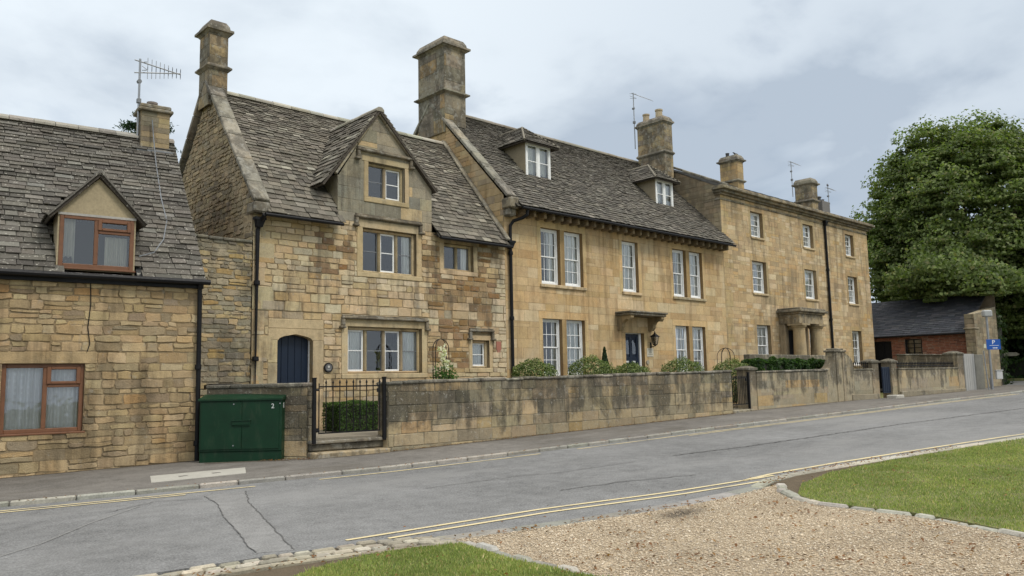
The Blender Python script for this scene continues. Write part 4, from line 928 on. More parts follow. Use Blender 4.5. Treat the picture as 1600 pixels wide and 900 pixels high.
# panelled navy door in a white frame
df = MB(); F2.box(df, 20.86, 20.92, .55, 3.17, -.22, -.14, (1, 1, 1), .006); F2.box(df, 21.76, 21.84, .55, 3.17, -.22, -.12, (1, 1, 1), .006); F2.box(df, 20.92, 21.76, 3.10, 3.17, -.22, -.14, (1, 1, 1), .006); obj('door_frame', df, M_WHT, h3)
dmb = MB(); F2.box(dmb, 20.92, 21.76, .56, 3.10, -.25, -.20, (1, 1, 1))
for c0, c1_ in ((20.92, 21.04), (21.28, 21.40), (21.64, 21.76)): F2.box(dmb, c0, c1_, .56, 3.10, -.20, -.175, (1, 1, 1), .006)
for z0, z1 in ((.56, .75), (1.45, 1.62), (2.15, 2.32), (2.98, 3.10)):
    for a_, b_ in ((21.042, 21.278), (21.402, 21.638)): F2.box(dmb, a_, b_, z0, z1, -.20, -.177, (1, 1, 1), .006)
door = obj('door', dmb, M_BLU, h3)
hb = MB(); F2.box(hb, 20.99, 21.20, 2.13, 2.19, -.175, -.155, (1, 1, 1), .008); F2.box(hb, 21.36, 21.55, 2.13, 2.19, -.175, -.155, (1, 1, 1), .008); obj('letter_plate', hb, M_LGR, door)
dg = MB()
for a_ in (21.07, 21.43): dg.poly([F2(a_, 2.42, -.19), F2(a_ + .18, 2.42, -.19), F2(a_ + .18, 2.88, -.19), F2(a_, 2.88, -.19)])
obj('pane', dg, M_GLS, door)
# stone canopy on scrolled brackets
cn = MB(); F2.box(cn, 20.40, 22.35, 3.66, 3.74, -.02, .62, (.21, .18, .125), .02); F2.box(cn, 20.36, 22.39, 3.74, 3.80, -.02, .66, (.18, .16, .12), .015)
can = obj('door_canopy', cn, M_WTH, h3)
for x0 in (20.46, 22.10):
    bm_ = MB(); prof = [(0, 3.66), (.58, 3.66), (.58, 3.58), (.50, 3.50), (.40, 3.53), (.30, 3.50), (.22, 3.40), (.20, 3.30), (.12, 3.20), (0, 3.20)]
    bm_.prism([F2(x0, z_, d_ + .002) for d_, z_ in prof], (.16, 0, 0), (.27, .205, .115)); obj('bracket', bm_, M_TRM, can)
# hipped dormers
for k, (xc, wd) in enumerate(DRM):
    d = MB(); yf = 18.0; z0, z1 = 8.05 - k * .05, 9.22 - k * .12; rc = (.27, .225, .15)
    for sg in (-1, 1):
        xx = xc + sg * wd / 2; d.prism([(xx, yf, z0 - .12), (xx, yf, z1), (xx, E3 + (z1 - Z3) / S3 + .1, z1), (xx, yf - .02, z0 - .12)], (-sg * .05, 0, 0), rc)
    d.box(xc - wd / 2, xc + wd / 2, yf - .04, yf + .05, z0 - .22, z0 - .02, (.30, .25, .22)); d.poly([(xc - wd / 2, yf + .15, z0 - .2), (xc + wd / 2, yf + .15, z0 - .2), (xc + wd / 2, yf + .1, z0 - .02), (xc - wd / 2, yf + .1, z0 - .02)], rc)
    dorm = obj('dormer', d, M_REN, h3)
    fw = MB(); t = .07; a, b = xc - wd / 2 + .02, xc + wd / 2 - .02; Fd = Fr((0, yf, 0), (1, 0))
    Fd.box(fw, a, a + t, z0, z1, -.06, .03, (1, 1, 1), .008); Fd.box(fw, b - t, b, z0, z1, -.06, .03, (1, 1, 1), .008); Fd.box(fw, a + t, b - t, z1 - t, z1, -.06, .03, (1, 1, 1), .008); Fd.box(fw, a + t, b - t, z0, z0 + t, -.06, .035, (1, 1, 1), .008)
    Fd.box(fw, xc - .05, xc + .05, z0 + t, z1 - t, -.06, .025, (1, 1, 1), .006)
    for p0, p1 in ((a + t, xc - .05), (xc + .05, b - t)):
        Fd.box(fw, p0, p1, (z0 + z1) / 2 - .012, (z0 + z1) / 2 + .012, -.04, .005, (1, 1, 1)); Fd.box(fw, p0, p0 + .03, z0 + t, z1 - t, -.05, .012, (1, 1, 1)); Fd.box(fw, p1 - .03, p1, z0 + t, z1 - t, -.05, .012, (1, 1, 1))
    obj('window_frame', fw, M_WHT, dorm)
    obj('pane', pane(Fd, a + t, b - t, z0 + t, z1 - t, -.02), M_GLS, dorm); obj('curtain', curtain_mesh(Fd, a + t, b - t, z0, z1, -.14, .012, .1, k), M_NET, dorm)
    q = MB(); ov = .22; ze = z1 - .03; zt = z1 + .74; x0, x1 = xc - wd / 2 - ov, xc + wd / 2 + ov; y0 = yf - .22; yr = 18.72
    # front hip
    wf_ = Vector((0, yr - y0, zt - ze)); Lf = wf_.length; hwid = (x1 - x0) / 2
    tiles(q, (x0, y0, ze), (1, 0, 0), wf_, x1 - x0, Lf, (.13, .085), (.12, .3), (.012, .022), t3, rng, bounds=lambda v: (hwid * v / Lf * .98, 2 * hwid - hwid * v / Lf * .98))
    for sg in (-1, 1):
        e0 = Vector((xc + sg * hwid, y0, ze)); ws = Vector((-sg * hwid, 0, zt - ze)); Ls = ws.length; ws.normalize()
        tiles(q, e0, (0, 1, 0), ws, 3, Ls, (.13, .085), (.12, .3), (.012, .022), t3, rng, bounds=lambda v: ((yr - y0) * v / Ls * .98, E3 + (ze + ws.z * v - Z3) / S3 - y0 + .1))
    ridge(q, (xc, yr - .03, zt + .01), (xc, E3 + (zt - Z3) / S3 + .05, zt + .01), rng, lambda: (.19, .17, .13), .09, .05, .4)
    for sg in (-1, 1): q.tube([(xc + sg * hwid, y0, ze + .04), (xc, yr, zt + .04)], .035, 6, (.20, .18, .14))
    obj('dormer_roof', q, M_TL3, dorm)
c3c = palette(rng, [((.24, .21, .155), 4), ((.20, .175, .13), 3), ((.36, .265, .14), 1.2), (ORG, .4), ((.29, .25, .175), 2)], .1)
chimney(h3, 15.46, 16.34, 19.70, 21.12, 9.6, 12.86, rng, band=10.98, cap=.30, colfn=c3c, over=.14, ch=(.3, .5), ln=(.4, .8))
c34 = palette(rng, [((.28, .235, .16), 4), ((.34, .265, .15), 3), ((.22, .185, .13), 2)], .08)
chimney(h3, 26.25, 26.82, 19.0, 20.35, 9.4, 12.32, rng, band=10.78, cap=.22, colfn=c34, over=.08, pots=((26.5, 20.05, .14, .36, (.36, .29, .19)), (26.52, 19.4, .15, .40, (.40, .33, .22))))

# ------------------------------------------------------------------ three storey house
rng = random.Random(41)
h4 = thing('three_storey_house', (33.6, 17, .7), 'three storey stone house with a moulded cornice and a columned porch, farthest of the row', 'house', 'stone houses along the street')
ash4 = palette(rng, [((.49, .37, .215), 5), ((.46, .335, .185), 4), ((.54, .43, .275), 3), ((.39, .295, .175), 2), ((.49, .335, .16), 1)], .08, .03)
def c4(s, z):
    if s < 27.45: return jitcol(rng, (.45, .33, .17), .06)
    return ash4()
TX = [(29.17, 30.13), (33.56, 34.50), (37.72, 38.62)]; MX = [(29.10, 30.20), (33.48, 34.58), (37.72, 38.72)]; LX = [(29.2, 30.28), (33.58, 34.62), (37.8, 38.8)]
op4 = [(a, 7.28, b, 8.34) for a, b in TX] + [(a, 4.96, b, 6.28) for a, b in MX] + [(a, 2.0, b, 3.66) for a, b in LX] + [(31.35, .6, 32.55, 3.55)]
w = MB()
masonry(w, F2, rect(27.0, -.1, 40.2, 8.72), op4, c4, rng, (.12, .24), (.22, .6), .008, (.001, .006), .005, (.30, .23, .135), .2, split=.08, revcol=(.24, .17, .09), trim=[(o[0] - .14, o[1] - .08, o[2] + .14, o[3] + .2) for o in op4[:-1]])
for o in op4[:-1]:
    a, z0, b, z1 = o; c = (.41, .305, .165)
    F2.box(w, a - .14, b + .14, z1 + .002, z1 + .2, -.02, .008, jitcol(rng, c, .06), .004); F2.box(w, a - .14, a - .001, z0, z1, -.02, .008, jitcol(rng, c, .06), .004); F2.box(w, b + .001, b + .14, z0, z1, -.02, .008, jitcol(rng, c, .06), .004)
side4 = palette(rng, [((.25, .205, .14), 4), ((.21, .175, .12), 3), ((.30, .24, .155), 2)], .1)
masonry(w, Fr((27.0, 17, 0), (0, -1)), [(-7, 5.5), (0, 5.5), (0, 9.02), (-2.2, 10.10), (-3.6, 10.72), (-7, 9.2)], [], side4, rng, (.10, .2), (.2, .5), .014, (.004, .014), .008, (.20, .165, .11))
w.poly([(40.2, 17, -.1), (40.2, 24, -.1), (40.2, 24, 9), (40.2, 20.6, 10.8), (40.2, 17, 9)], OCH); w.poly([(27, 24, 5), (40.2, 24, 5), (40.2, 24, 9), (27, 24, 9)], OCH)
obj('wall', w, M_ST4, h4)
cn = MB(); c = (.27, .225, .15)
for z0, z1, d in ((8.52, 8.60, .035), (8.72, 8.80, .10), (8.80, 8.90, .22), (8.90, 8.99, .36), (8.99, 9.06, .30)):
    x = 26.98 - d * .6
    while x < 40.2 + d * .6:
        l = min(rng.uniform(.9, 1.5), 40.2 + d * .6 - x); F2.box(cn, x + .002, x + l - .002, z0 + .001, z1, -.25, d, jitcol(rng, c, .12), .012); x += l
obj('cornice', cn, M_WTH, h4)
rf = MB(); t4 = palette(rng, [((.13, .13, .13), 2), ((.16, .155, .145), 2)], .1)
wv = Vector((0, 3.4, 1.72)); tiles(rf, (27.2, 17.2, 9.08), (1, 0, 0), wv, 13.0, wv.length, (.22, .2), (.2, .3), (.006, .01), t4, rng)
rf.poly([(27.2, 24, 9.1), (40.2, 24, 9.1), (40.2, 20.6, 10.8), (27.2, 20.6, 10.8)], (.14, .14, .13)); obj('roof', rf, M_SLT, h4)
cop(h4, 'coping', (27.05, 16.75, 9.04), (27.05, 19.1, 10.18), (1, 0, 0), .34, .09, rng, wt, .9); cop(h4, 'coping', (27.05, 19.1, 10.18), (27.05, 20.6, 10.85), (1, 0, 0), .34, .09, rng, wt, .9)
for i in range(3):
    sash(h4, F2, *TX[i], 7.28, 8.34, .15, 3, 4, 'net', True, 80 + i); sash(h4, F2, *MX[i], 4.96, 6.28, .15, 3, 4, ['half', 'net', 'net'][i], True, 90 + i); sash(h4, F2, *LX[i], 2.0, 3.66, .15, 3, 4, ['net', 'net', 'side'][i], True, 100 + i)
pipe(h4, [(35.57, 16.90, 8.70), (35.57, 16.92, 8.4), (35.58, 16.92, .7)], .055, (35.57, 16.90, 8.62), [(35.57, 16.92, 6.4), (35.57, 16.92, 4.1)])
# porch with two columns
pb = MB(); e = (.33, .265, .165)
px0, px1, pyf = 30.85, 33.15, 15.95
pb.box(px0 + .12, px1 - .12, pyf + .12, 17.0, 3.72, 4.12, e, .02); pb.box(px0 + .05, px1 - .05, pyf + .05, 16.999, 4.12, 4.20, e, .02); pb.box(px0 - .06, px1 + .06, pyf - .06, 16.998, 4.20, 4.30, (.24, .21, .15), .02); pb.box(px0 + .02, px1 - .02, pyf + .02, 16.997, 4.30, 4.38, (.22, .19, .14), .02)
por = obj('porch', pb, M_WTH, h4); pb = MB(); pb.box(px0 - .1, px1 + .1, pyf - .1, 16.99, .6, 1.05, (.30, .25, .17), .02); pb.box(px0 + .3, px1 - .3, pyf - .5, pyf - .1, .6, .85, (.30, .25, .17), .02); obj('porch_floor', pb, M_WTH, por)
for xx in (px0 + .42, px1 - .42):
    cm = MB(); cm.lathe((xx, pyf + .32, 1.05), [(.36, 0), (.36, .08), (.30, .13), (.275, .18), (.27, .9), (.24, 2.42), (.25, 2.44), (.25, 2.48), (.31, 2.55), (.31, 2.60)], 24, (.40, .31, .18)); cm.box(xx - .33, xx + .33, pyf - .01, pyf + .65, 3.65, 3.72, e); obj('column', cm, M_TRM, por, smooth=False)
for xx in (px0 + .14, px1 - .44): pm = MB(); pm.box(xx, xx + .30, 16.75, 16.995, 1.05, 3.72, (.34, .27, .17), .015); obj('pilaster', pm, M_TRM, por)
dd_ = MB(); F2.box(dd_, 31.37, 32.53, .62, 3.53, -.2, -.15, (1, 1, 1)); F2.box(dd_, 31.37, 31.5, .62, 3.53, -.149, -.11); F2.box(dd_, 32.4, 32.53, .62, 3.53, -.149, -.11)
for a_ in (31.55, 31.98):
    for z0, z1 in ((.8, 1.7), (1.85, 2.7)): F2.box(dd_, a_, a_ + .36, z0, z1, -.149, -.125, (1, 1, 1), .01)
obj('door', dd_, M_BLK, h4)
chimney(h4, 33.55, 34.08, 20.1, 21.05, 9.8, 12.25, rng, band=10.95, cap=.26, colfn=palette(rng, [((.42, .29, .14), 3), ((.36, .26, .14), 2)], .08), over=.12, mat=M_TRM, pots=((33.75, 20.72, .09, .22, (.05, .05, .05)),))
chimney(h4, 38.9, 39.55, 19.1, 20.0, 9.6, 11.75, rng, band=10.55, cap=.28, colfn=c34, over=.12)

# ------------------------------------------------------------------ boundary walls and the link wall
rng = random.Random(51)
Flk = Fr((6.3, 17.04, 0), (1, 0)); lk = MB()
rubl = palette(rng, [((.36, .30, .20), 4), ((.30, .26, .18), 3), ((.42, .33, .18), 3), ((.24, .21, .155), 2), ((.40, .28, .12), .8)], .12)
masonry(lk, Flk, rect(-.6, .3, 1.54, 4.80), [], rubl, rng, (.065, .15), (.12, .36), .018, (.006, .026), .018, (.29, .245, .165))
masonry(lk, Fr((7.83, 17.05, 0), (0, 1)), rect(0, .3, .35, 4.8), [], rubl, rng, (.07, .15), (.14, .42))
coping(lk, (5.7, 17.2, 4.80), (7.82, 17.2, 4.80), (0, 1, 0), .42, .07, rng, lambda: jitcol(rng, (.20, .185, .14)), .3)
tag(obj('rubble_wall', lk, M_RUB, None, (7, 17.1, .5)), 'tall grey rubble wall filling the gap between the low cottage and the gabled house', 'wall')

bw = palette(rng, [((.34, .275, .17), 4), ((.29, .24, .155), 4), ((.40, .315, .19), 2), ((.24, .205, .14), 2.5), ((.38, .27, .14), .6)], .13)
capc = palette(rng, [((.27, .25, .20), 2), ((.23, .21, .165), 2), ((.31, .285, .225), 1)], .1)
def ruff_cap(mb, a, b, wid, th, rng, ln=(.35, .8)):
    a, b = Vector(a), Vector(b); d = b - a; L = d.length; d.normalize(); nrm = Vector((d.y, -d.x, 0)).normalized(); t = 0
    while t < L - .01:
        l = min(rng.uniform(*ln), L - t)
        if L - t - l < .12: l = L - t
        k = rng.uniform(-.015, .015); mb.obox(a + d * (t + .004) + nrm * (wid / 2 + k) + Vector((0, 0, rng.uniform(-.008, .008))), d * (l - .008), nrm * -(wid + k * 2), Vector((0, 0, th + rng.uniform(-.012, .012))), capc(), .022); t += l
def bwall(name, p0, p1, zt0, zt1, thick, label, mat, rng, col, ch=(.20, .34), ln=(.32, .75), cap=.075, joint=.014, relief=(.004, .016), zbase=-.2, jit=.008):
    p0, p1 = Vector((*p0, 0)), Vector((*p1, 0)); L = (p1 - p0).length; u = (p1 - p0).normalized(); mb = MB()
    zb = min(gz(p0.x), gz(p1.x)) + zbase; za, zc = zt0 - cap, zt1 - cap
    F = Fr(p0, u); masonry(mb, F, [(0, zb), (L, zb), (L, zc), (0, za)], [], col, rng, ch, ln, joint, relief, jit, (.27, .235, .16))
    Fb = Fr(F(L, 0, -thick), -u); masonry(mb, Fb, [(0, zb), (L, zb), (L, za), (0, zc)], [], col, rng, ch, ln, joint, relief, jit, (.27, .235, .16))
    for (o, uu) in ((F(0, 0, -thick), F.n), (F(L, 0, 0), -F.n)):
        masonry(mb, Fr(o, uu), rect(0, zb, thick, (za if o == F(0, 0, -thick) else zc)), [], col, rng, ch, (.2, .4), joint, relief, jit, (.27, .235, .16))
    nn = F.n * -(thick / 2)
    ruff_cap(mb, p0 + nn + Vector((0, 0, za)) - u * .03, p1 + nn + Vector((0, 0, zc)) + u * .03, thick + .09, cap, rng)
    return tag(obj(name, mb, mat, None, (p0.x, p0.y, gz(p0.x))), label, 'garden wall')
bwall('garden_wall', (6.45, 15.97), (7.78, 14.36), 1.63, 1.635, .35, 'short stone wall with a flat coping behind the green cabinet, left of the spiked gate', M_BND, rng, bw)
bwall('garden_wall', (9.36, 13.90), (22.0, 13.78), 1.645, 1.80, .38, 'long black stained stone garden wall between the spiked gate and the second gateway', M_BND, rng, bw)
RND = palette(rng, [((.33, .285, .20), 3), ((.29, .25, .175), 3), ((.37, .31, .20), 2), ((.40, .29, .15), .8)], .07)
bwall('garden_wall', (23.70, 13.90), (28.15, 13.66), 1.77, 1.80, .34, 'plain lichened wall with clipped ivy above it, between the dark gateway and the swept pier', M_BN2, rng, RND, (.22, .36), (.5, 1.1), .07, .006, (.001, .005), jit=.003)
# gatepost with a pointed cap at the second gateway
def cap_post(name, x, y, w, z1, label, mat, hcap=.14, rot=0, col=None):
    mb = MB(); F = Fr((x, y, 0), (math.cos(rot), math.sin(rot))); c = col or (.33, .27, .18); zb = gz(x) - .2
    masonry(mb, F, rect(-w / 2, zb, w / 2, z1), [], palette(rng, [(c, 1)], .1), rng, (.3, .5), (w, w), .01, (.002, .008), .003)
    for (o, u) in ((F(-w / 2, 0, -w), F.n), (F(w / 2, 0, 0), -F.n), (F(w / 2, 0, -w), -F.u)): masonry(mb, Fr(o, u), rect(0, zb, w, z1), [], palette(rng, [(c, 1)], .1), rng, (.3, .5), (w, w), .01, (.002, .008), .003)
    a = w / 2 + .045; q = [F(-a, z1, .045), F(a, z1, .045), F(a, z1, -w - .045), F(-a, z1, -w - .045)]; q2 = [p + Vector((0, 0, .06)) for p in q]; ap = F(0, z1 + hcap, -w / 2); k = [p.lerp(ap, .55) + Vector((0, 0, .02)) for p in q2]
    mb.add(q + q2 + k + [ap], [(0, 1, 5, 4), (1, 2, 6, 5), (2, 3, 7, 6), (3, 0, 4, 7), (4, 5, 9, 8), (5, 6, 10, 9), (6, 7, 11, 10), (7, 4, 8, 11), (8, 9, 12), (9, 10, 12), (10, 11, 12), (11, 8, 12), (3, 2, 1, 0)], (.26, .235, .175))
    return tag(obj(name, mb, mat, None, (x, y, gz(x))), label, 'gatepost')
cap_post('stone_gatepost', 23.48, 13.92, .44, 1.80, 'stone gatepost with a low pyramid cap, right of the dark iron gate', M_BN2)
# swept pier: the wall climbs in a curve to a square pier, then sweeps down to the railings
def profile_wall(name, F, prof, thick, mat, label, col, loc, cat='garden wall', extra=None):
    mb = MB(); mb.prism([F(a, z, 0) for a, z in prof], -F.n * thick, col)
    if extra: extra(mb)
    return tag(obj(name, mb, mat, None, loc), label, cat)
Fp = Fr((28.15, 13.66, 0), (1.0, -.06)); zb = .2
arc = [(0, 1.80)] + [(.55 * math.sin(t), 1.80 + .55 * (1 - math.cos(t))) for t in [i * math.pi / 2 / 7 for i in range(1, 8)]] + [(.55, 2.42)]
prof = [(0, zb), (1.9, zb), (1.9, 1.78)] + [(1.32 + .58 * math.cos(t), 1.80 + .55 * math.sin(t)) for t in [i * math.pi / 2 / 6 for i in range(1, 6)]] + [(1.30, 2.42), (.55, 2.42)] + arc[::-1][1:]
def pier_extra(mb):
    Fp.box(mb, .50, 1.36, 2.42, 2.50, -.40, .05, (.27, .24, .18), .02); Fp.box(mb, .58, 1.28, 2.50, 2.56, -.34, -.02, (.25, .225, .17), .02); Fp.box(mb, .62, .78, .3, 2.40, -.02, .03, (.33, .28, .19), .01); Fp.box(mb, 1.08, 1.24, .3, 2.40, -.02, .03, (.31, .26, .18), .01)
profile_wall('swept_pier', Fp, prof, .34, M_BN2, 'tall rendered wall pier with curved shoulders between the ivy wall and the railings', (.33, .285, .195), (28.6, 13.6, .57), 'wall pier', pier_extra)
FW3 = Fr((30.04, 13.545, 0), (1.0, -.28))
mb = MB(); masonry(mb, FW3, rect(0, .3, 1.05, 1.74), [], RND, rng, (.3, .45), (.6, 1.2), .006, (.001, .004), .003); mb.prism([FW3(0, .3, 0), FW3(1.05, .3, 0), FW3(1.05, 1.738, 0), FW3(0, 1.738, 0)], -FW3.n * .3, (.3, .26, .18))
FW3.box(mb, 0, 1.05, 1.74, 1.80, -.33, .03, (.26, .235, .175), .015); FW3.box(mb, -.25, 1.25, .35, .84, 0, .09, (.26, .225, .16), .02)
tag(obj('garden_wall', mb, M_BN2, None, (30.4, 13.5, .6)), 'short low wall carrying spiked railings between the swept pier and the blue gate', 'garden wall')
def railing(name, F, s0, s1, z0, z1, n, label, loc, d=-.15):
    t = thing(name, loc, label, 'railing', 'spiked railings on the low walls')
    rm = MB(); rm.obox(F(s0, z0 + .09, d - .012), F.u * (s1 - s0), Vector((0, 0, .03)), F.n * .024); obj('rail', rm, M_BLK, t)
    for i in range(n):
        b = MB(); s_ = s0 + (s1 - s0) * (i + .5) / n; b.tube([F(s_, z0 - .02, d), F(s_, z1 - .07, d)], .012, 6); q = F(s_, z1 - .10, d); b.lathe(q, [(.012, 0), (.03, .035), (.004, .11)], 6); obj('spike', b, M_BLK, t)
railing('spiked_railing', FW3, .04, 1.02, 1.79, 2.06, 9, 'short run of spiked iron railings beside the swept pier, left of the blue gate', FW3(.5, 1.8, 0))
FW4 = Fr((32.35, 12.83, 0), (1.0, -.085))
mb = MB(); masonry(mb, FW4, rect(0, .3, 5.2, 1.74), [], RND, rng, (.3, .45), (.6, 1.3), .006, (.001, .004), .003); mb.prism([FW4(0, .3, -.004), FW4(5.2, .3, -.004), FW4(5.2, 1.738, -.004), FW4(0, 1.738, -.004)], -FW4.n * .3, (.3, .26, .18))
FW4.box(mb, 0, 5.2, 1.74, 1.80, -.33, .03, (.26, .235, .175), .015); FW4.box(mb, 0, 5.6, .35, .90, 0, .10, (.24, .21, .15), .02)
tag(obj('garden_wall', mb, M_BN2, None, (34.9, 12.7, .7)), 'low wall with a projecting plinth and railings, right of the blue gate', 'garden wall')
railing('spiked_railing', FW4, .05, 5.15, 1.79, 2.04, 40, 'long run of spiked iron railings on the low wall right of the blue gate', FW4(2.6, 1.8, 0))
cap_post('stone_gatepost', 31.18, 13.22, .40, 2.02, 'square capped stone gatepost on the left side of the blue gate', M_BN2, .16, -.2)
cap_post('stone_gatepost', 32.18, 12.92, .40, 2.02, 'square capped stone gatepost on the right side of the blue gate', M_BN2, .16, -.1)
cap_post('stone_pier', 37.85, 12.38, .55, 2.36, 'tall end pier with a pointed cap where the railings stop by the grey panel', M_BN2, .16, -.08)
Fg = Fr((31.42, 13.05, 0), (1, -.12)); mb = MB()
Fg.box(mb, 0, .55, .85, 1.85, -.06, -.02, (1, 1, 1), .006)
for i in range(4): Fg.box(mb, .03 + i * .13, .13 + i * .13, .9, 1.8, -.02, -.008, (1, 1, 1), .004)
bg_ = tag(obj('garden_gate', mb, M_BLU, None, (31.7, 13.0, .7)), 'small dark blue boarded gate between two capped stone gateposts', 'gate')
mb = MB(); mb.box(31.35, 32.05, 12.55, 12.95, .55, .78, (.38, .36, .31), .03); tag(obj('door_step', mb, M_KERB, None, (31.7, 12.75, .65)), 'pale worn stone step in front of the blue gate', 'step')
bwall('courtyard_wall', (39.3, 15.6), (39.3, 13.2), 2.5, 2.42, .25, 'lichened wall behind the railings in front of the brick outbuilding', M_BN2, rng, RND)
Fq = Fr((38.15, 12.30, 0), (1, -.10)); mb = MB()
Fq.box(mb, 0, 1.0, .72, 2.38, -.08, -.03, (.33, .325, .30), .008)
for i in range(5): Fq.box(mb, .02 + i * .197, .195 + i * .197, .75, 2.36, -.03, -.022, (.33, .325, .305), .004)
tag(obj('board_door', mb, M_VC, None, (38.6, 12.3, .7)), 'tall pale grey boarded door beside the stone gable of the outbuilding', 'door')
Fq.box(mb := MB(), 1.02, 1.85, .6, 2.36, -.2, -.02, (.16, .155, .13), .01); tag(obj('wooden_fence', mb, M_WOOD, None, (39.6, 12.1, .7)), 'dark weathered board fence panel between the grey door and the stone gable', 'fence')

# ------------------------------------------------------------------ iron gates and steps
def bar_gate(name, F, L, z0, z1, n, label, loc, r=.011, spear=.11, post=True):
    t = thing(name, loc, label, 'gate', 'iron gates in the garden walls')
    if post:
        for s_ in (-.10, L + .04):
            p = MB(); F.box(p, s_, s_ + .065, z0 - .2, z1 + .16, -.035, .035, (1, 1, 1), .006); F.box(p, s_ - .008, s_ + .073, z1 + .16, z1 + .18, -.043, .043, (1, 1, 1), .004); obj('gatepost', p, M_BLK, t)
        hg = MB()
        for z_ in (z0 + .06, z1 - .06): hg.tube([F(-.04, z_, 0), F(.03, z_, 0)], .022, 8)
        hg.tube([F(.0, z0 + .02, 0), F(.0, z0 + .10, 0)], .025, 8); obj('hinge', hg, M_BLK, t)
    for z_ in (z0, z1): rm = MB(); F.box(rm, .02, L - .02, z_ - .014, z_ + .014, -.006, .006); obj('rail', rm, M_BLK, t)
    for i in range(n):
        b = MB(); s_ = .03 + (L - .06) * i / (n - 1); b.tube([F(s_, z0, 0), F(s_, z1 + spear * .6, 0)], r, 6)
        if 0 < i: b.lathe(F(s_, z1 + spear * .5, 0), [(r, 0), (r * 2.2, .02), (.002, spear * .8)], 6)
        obj('bar', b, M_BLK, t)
    lk_ = MB(); F.box(lk_, L - .09, L - .03, (z0 + z1) / 2 + .32, (z0 + z1) / 2 + .40, -.012, .012); obj('latch', lk_, M_BLK, t)
    return t
Fg1 = Fr((7.90, 14.17, 0), (1, -.13)); bar_gate('iron_gate', Fg1, 1.36, .66, 1.56, 10, 'black spear topped iron gate with square posts above two stone steps', (8.55, 14.1, .5))
st = MB(); Fs = Fr((7.80, 14.22, 0), (1, -.13)); c = (.34, .28, .185)
Fs.box(st, -.02, 1.60, -.1, .30, -.4, .20, jitcol(rng, (.36, .30, .19)), .025); Fs.box(st, .0, 1.58, .31, .45, -.5, -.05, (.15, .135, .10), .02); Fs.box(st, -.02, 1.60, .45, .515, -.6, .02, (.24, .21, .155), .015)
tag(obj('stone_steps', st, M_WTH, None, (8.6, 14.1, .17)), 'two worn stone steps leading up to the spear topped gate', 'steps')
Fg2 = Fr((22.18, 13.95, 0), (1, -.02)); bar_gate('iron_gate', Fg2, .98, .72, 1.55, 11, 'dark iron bar gate in the second gateway with a bush behind it', (22.7, 13.9, .5), .010, .05)
st = MB(); st.box(22.02, 23.25, 13.75, 14.3, .2, .56, (.27, .235, .165), .03); st.box(22.02, 23.25, 13.62, 13.80, .2, .47, (.33, .28, .19), .025); tag(obj('stone_steps', st, M_WTH, None, (22.6, 13.8, .45)), 'low stone threshold step under the dark bar gate', 'steps')

# ------------------------------------------------------------------ green cabinet
Fk = Fr((6.15, 15.58, 0), (.745, -.667)); CW = 1.58; kt = thing('utility_cabinet', Fk(.8, .12, -.2), 'dark green roadside utility cabinet with a sloped lid and white number 2', 'cabinet')
body = MB(); zb, zt = .10, 1.36
Fk.box(body, 0, CW, zb, .36, -.42, -.03, (1, 1, 1), .01); Fk.box(body, 0, CW, .36, zt, -.42, -.012, (1, 1, 1), .006); obj('body', body, M_GRN, kt)
d = MB(); Fk.box(d, .03, CW * .515, .40, zt - .05, -.012, .006, (1, 1, 1), .006); obj('door', d, M_GRN, kt)
d = MB(); Fk.box(d, CW * .518, CW - .05, .40, zt - .05, -.012, .004, (1, 1, 1), .006); dr_ = obj('door', d, M_GRN, kt)
hd = MB(); a, b = CW * .40, CW * .62
for dd, z0, z1 in ((.035, .86, .94), (.02, .83, .86)): Fk.box(hd, a, b, z0, z1, .004, dd, (1, 1, 1), .006)
Fk.box(hd, a - .01, b + .01, .94, .955, .004, .05, (1, 1, 1), .004); obj('handle', hd, M_GRN, kt)
ld = MB(); ld.prism([Fk(-.025, zt, .03), Fk(-.025, zt - .03, .03), Fk(-.025, zt - .03, -.44), Fk(-.025, zt + .09, -.44), Fk(-.025, zt + .09, -.36)], Fk.u * (CW + .05)); obj('lid', ld, M_GRN, kt)
bt = MB()
for x_, z_ in ((.66, 1.26), (.66, .47), (CW - .03, 1.26)): bt.tube([Fk(x_, z_, .0), Fk(x_, z_, .012)], .014, 8)
obj('bolt', bt, M_GAL, kt)
lb = MB(); Fk.box(lb, CW - .0, CW + .004, 1.17, 1.27, -.16, -.12, (.5, .5, .48)); obj('side_label', lb, M_VC, kt)
def text_mesh(s, size, F, s0, z0, d, ext=.002):
    cu = bpy.data.curves.new('txt', 'FONT'); cu.body = s; cu.size = size; cu.extrude = ext; cu.align_x = 'CENTER'
    o = bpy.data.objects.new('txt', cu); COL.objects.link(o); dg = bpy.context.evaluated_depsgraph_get(); me = bpy.data.meshes.new_from_object(o.evaluated_get(dg))
    bpy.data.objects.remove(o); mb = MB(); vs = [F(s0 + v.co.x, z0 + v.co.y, d + v.co.z) for v in me.vertices]; mb.add(vs, [tuple(p.vertices) for p in me.polygons], (1, 1, 1)); bpy.data.meshes.remove(me); return mb
obj('number', text_mesh('2', .125, Fk, CW - .17, 1.17, .008), M_LGR, kt)
mh = MB(); q = [(4.82, 14.25), (6.35, 13.95), (5.98, 13.10), (4.52, 13.30)]
def lerp2(p, q, t): return (p[0] + (q[0] - p[0]) * t, p[1] + (q[1] - p[1]) * t)
mh.prism([(x, y, gz(x) + .0) for x, y in q], (0, 0, .036), (.36, .345, .30))
mt_ = tag(thing('access_cover', (5.4, 13.7, .1), 'pale concrete access cover with two lifting sockets set in the pavement', 'cover'))
obj('slab', mh, M_CON, mt_)
